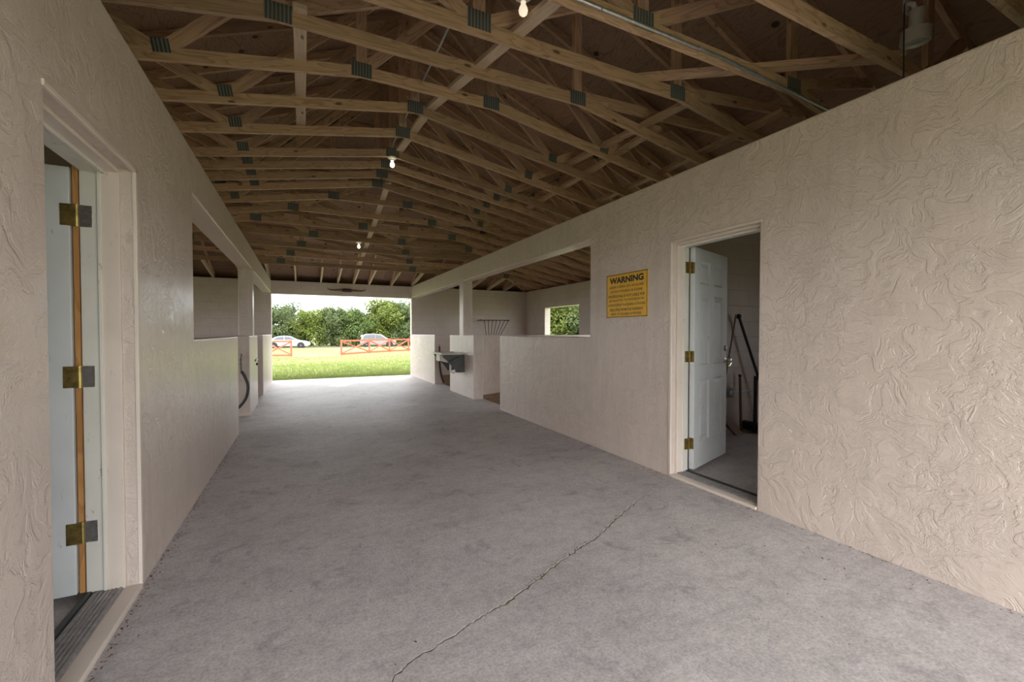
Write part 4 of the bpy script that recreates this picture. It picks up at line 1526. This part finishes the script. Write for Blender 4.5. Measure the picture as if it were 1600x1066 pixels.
# ---- cars
def car(loc, suv, paint, label, rz=0.0):
    """front towards +x, origin at the middle of the wheelbase on the road"""
    t = thing('parked_car', label, 'car', loc, rz)
    if suv:
        L0, L1, belt, roof, rw = -2.15, 2.15, 1.02, 1.68, 0.36
        lower = [(-2.12, 0.42), (-2.15, 0.75), (-2.08, 1.02), (1.02, 1.03), (1.30, 1.02), (1.95, 0.92), (2.14, 0.74), (2.15, 0.42), (2.0, 0.26), (-2.0, 0.28)]
        house = [(-2.06, 1.01), (-1.86, 1.45), (-1.55, 1.66), (-0.4, 1.69), (0.35, 1.60), (1.25, 1.02)]
        side_w = [(-1.80, 1.08), (-1.68, 1.42), (-1.45, 1.56), (-0.35, 1.60), (0.25, 1.52), (0.95, 1.08)]
        wx = (-1.35, 1.32)
    else:
        L0, L1, belt, roof, rw = -2.35, 2.35, 0.92, 1.45, 0.33
        lower = [(-2.30, 0.36), (-2.36, 0.70), (-2.28, 0.96), (-1.75, 1.0), (0.95, 0.96), (1.75, 0.86), (2.20, 0.72), (2.36, 0.56), (2.34, 0.32), (2.1, 0.22), (-2.1, 0.24)]
        house = [(-1.90, 0.97), (-1.30, 1.33), (-0.85, 1.44), (-0.1, 1.45), (0.35, 1.36), (1.15, 0.95)]
        side_w = [(-1.50, 1.0), (-1.15, 1.26), (-0.80, 1.36), (-0.1, 1.37), (0.25, 1.30), (0.80, 1.0)]
        wx = (-1.42, 1.38)
    MB().prism(lower, -0.90, 0.90, 'y').build('body', paint, t, bevel=0.09)
    mb = MB()
    n = len(house)
    z0, z1 = house[0][1], max(z for _, z in house)
    for s in (-1, 1):
        for x, z in house:
            mb.v.append(Vector((x, s * (0.84 - 0.24 * (z - z0) / (z1 - z0)), z)))
    mb.f = [tuple(range(n)), tuple(n + i for i in reversed(range(n)))] + [((i + 1) % n, i, n + i, n + (i + 1) % n) for i in range(n)]
    mb.uv = [[(0, 0)] * len(f) for f in mb.f]
    mb.build('cabin', paint, t, bevel=0.05)
    for s in (-1, 1):
        mb = MB()
        for off in (0.0, 0.03):
            for x, z in side_w:
                mb.v.append(Vector((x, s * (0.84 - 0.24 * (z - z0) / (z1 - z0) - 0.012 + off), z)))
        k = len(side_w)
        mb.f = [tuple(range(k)), tuple(k + i for i in reversed(range(k)))] + [((i + 1) % k, i, k + i, k + (i + 1) % k) for i in range(k)]
        mb.uv = [[(0, 0)] * len(f) for f in mb.f]
        g = mb.build('side_window', 'car_glass', t)
        xm = -0.35
        MB().box(xm - 0.04, xm + 0.04, s * 0.80 - 0.05, s * 0.80 + 0.03, 1.0, z1 - 0.10, 'z').build('pillar', paint, g)
    (xa, za), (xb, zb_) = house[4], house[5]
    d = Vector((xb - xa, 0, zb_ - za)).normalized()
    nrm = Vector((-d.z, 0, d.x)) * -1 if d.x < 0 else Vector((-d.z, 0, d.x))
    p0, p1 = Vector((xa, 0, za)) + d * .06 + nrm * .012, Vector((xb, 0, zb_)) - d * .10 + nrm * .012
    MB().beam(p0, p1, 1.22, 0.02, (0, 1, 0)).build('windscreen', 'car_glass', t)
    for s in (-1, 1):
        MB().lathe([(0.02, -0.05), (0.10, -0.05), (0.12, 0.0), (0.08, 0.05)], 12, (L1 - 0.22, s * 0.70, 0.66), 'x').build('headlight', 'car_glass', t, smooth=True)
        MB().box(L0 - 0.01, L0 + 0.12, s * 0.72 - 0.10, s * 0.72 + 0.14, 0.76, 0.90, 'z').build('tail_light', 'fence', t, bevel=0.02)
    for x in wx:
        for s in (-1, 1):
            arch = MB().lathe([(rw + 0.06, -0.02), (rw + 0.06, 0.025)], 24, (x, s * 0.895, rw), 'y')
            arch.build('wheel_arch', 'tyre', t, smooth=True)
            w = MB().lathe([(rw * 0.66, -0.10), (rw - 0.02, -0.10), (rw, -0.07), (rw, 0.07), (rw - 0.02, 0.10), (rw * 0.66, 0.10)], 24, (x, s * 0.85, rw), 'y')
            w = w.build('wheel', 'tyre', t, smooth=True)
            rim_ = MB().lathe([(rw * 0.68, 0.075 * s), (rw * 0.66, 0.10 * s), (rw * 0.5, 0.085 * s), (0.06, 0.10 * s), (0.03, 0.105 * s)], 20, (x, s * 0.85, rw), 'y')
            rim_.build('rim', 'rim', w, smooth=True)
    return t


car((-1.55, 57.3, -0.545), False, 'car_white', 'white saloon car parked behind the fence by the hedge', R(-4))
car((8.45, 55.6, -0.545), True, 'car_silver', 'silver hatchback parked behind the orange fence', R(-8))


# ---- trees
def foliage_mesh(name, seed, rx, rz, zc, nleaf, size, mat):
    r = random.Random(seed)
    blobs = []
    for k in range(26):
        a = r.uniform(0, 6.28)
        q = r.uniform(0.1, 0.75)
        blobs.append((math.cos(a) * rx * q, math.sin(a) * rx * q * 0.8, zc + r.uniform(-0.95, 0.75) * rz * (1 - 0.3 * q), r.uniform(0.30, 0.5) * rx))
    vs, fs = [], []
    for i in range(nleaf):
        bx_, by_, bz_, br = r.choice(blobs)
        v = Vector((r.gauss(0, 1), r.gauss(0, 1), r.gauss(0, 1))).normalized() * br * (r.random() ** 0.25)
        p = Vector((bx_ + v.x, by_ + v.y, bz_ + v.z * 0.85))
        if p.z < 0.05: p.z = r.uniform(0.05, 0.6)
        nrm = (v.normalized() + Vector((r.gauss(0, .5), r.gauss(0, .5), r.gauss(0.4, .5)))).normalized()
        s = nrm.cross(Vector((r.gauss(0, 1), r.gauss(0, 1), r.gauss(0, 1)))).normalized()
        t = nrm.cross(s)
        L, W = size * r.uniform(0.6, 1.3), size * r.uniform(0.35, 0.65)
        b = len(vs)
        vs += [p - s * L, p - t * W + nrm * W * 0.3, p + s * L - nrm * L * 0.25, p + t * W + nrm * W * 0.3]
        fs.append((b, b + 1, b + 2, b + 3))
    return mesh_data(name, vs, fs, mat)


def trunk_mesh(seed, h):
    r = random.Random(seed)
    mb = MB()
    mb.tube([(0, 0, -0.2), (r.gauss(0, .08), r.gauss(0, .08), h * 0.35), (r.gauss(0, .2), r.gauss(0, .2), h * 0.75)], [0.20, 0.15, 0.07], 8)
    return mb


protos = []
for k, (mat, seed) in enumerate((('leaf_a', 1), ('leaf_b', 2), ('leaf_c', 3), ('leaf_a', 4), ('leaf_b', 5))):
    fm = foliage_mesh('foliage', seed, 3.1, 3.3, 3.0, 9000, 0.17, mat)
    tm = trunk_mesh(seed, 5.0).data('trunk', 'bark')
    protos.append((fm, tm))


def tree(x, y, k, s, rz, label, group):
    t = thing('broadleaf_tree', label, 'tree', (x, y, ground_z(x, y)), rz, group)
    t.scale = (s, s, s * 0.94)
    fm, tm = protos[k]
    obj('foliage', fm, t)
    obj('trunk', tm, t)
    return t


r5 = random.Random(21)
TONE = ['yellow-green', 'grey-green', 'deep green', 'bright yellow-green', 'dull grey-green']


def where(x):
    return 'past the rear of the white car' if x < -7 else 'behind the white car' if x < 1.5 else 'between the two parked cars' if x < 5.5 else 'behind the silver car' if x < 12 else 'beyond the silver car'


for i, x in enumerate([-17, -13.2, -9.6, -6.2, -3.0, 0.4, 3.6, 6.6, 9.8, 13.0, 16.6, 20.4, 24.5, 29]):
    s = 0.93 + r5.uniform(-0.06, 0.06) + (0.22 if x > 8 else 0)
    tree(x, 63.5 + r5.uniform(-.8, .8), i % 5, s, r5.uniform(0, 6.28), '%s bushy tree in the front row %s' % (TONE[i % 5], where(x)), 'tree row behind the cars')
for i, x in enumerate([-15, -8, -1.5, 5.0, 11.5, 18.5, 26]):
    tree(x, 70.0, (i + 2) % 5, 1.05 + r5.uniform(-0.05, 0.05) + (0.15 if x > 8 else 0), r5.uniform(0, 6.28),
         '%s tree in the back row %s' % (TONE[(i + 2) % 5], where(x)), 'second tree row behind the cars')
for i, (x, y) in enumerate([(20.5, 33.5), (24.0, 36.0), (23.0, 31.0), (27.5, 39.0), (27, 33), (31, 44)]):
    tree(x, y, (i * 2) % 5, 1.0 + r5.uniform(-.05, .1), r5.uniform(0, 6.28), '%s%s leafy tree seen through the stall window' % ('farther ' if i == 5 else '', TONE[(i * 2) % 5]), 'trees outside the stall window')
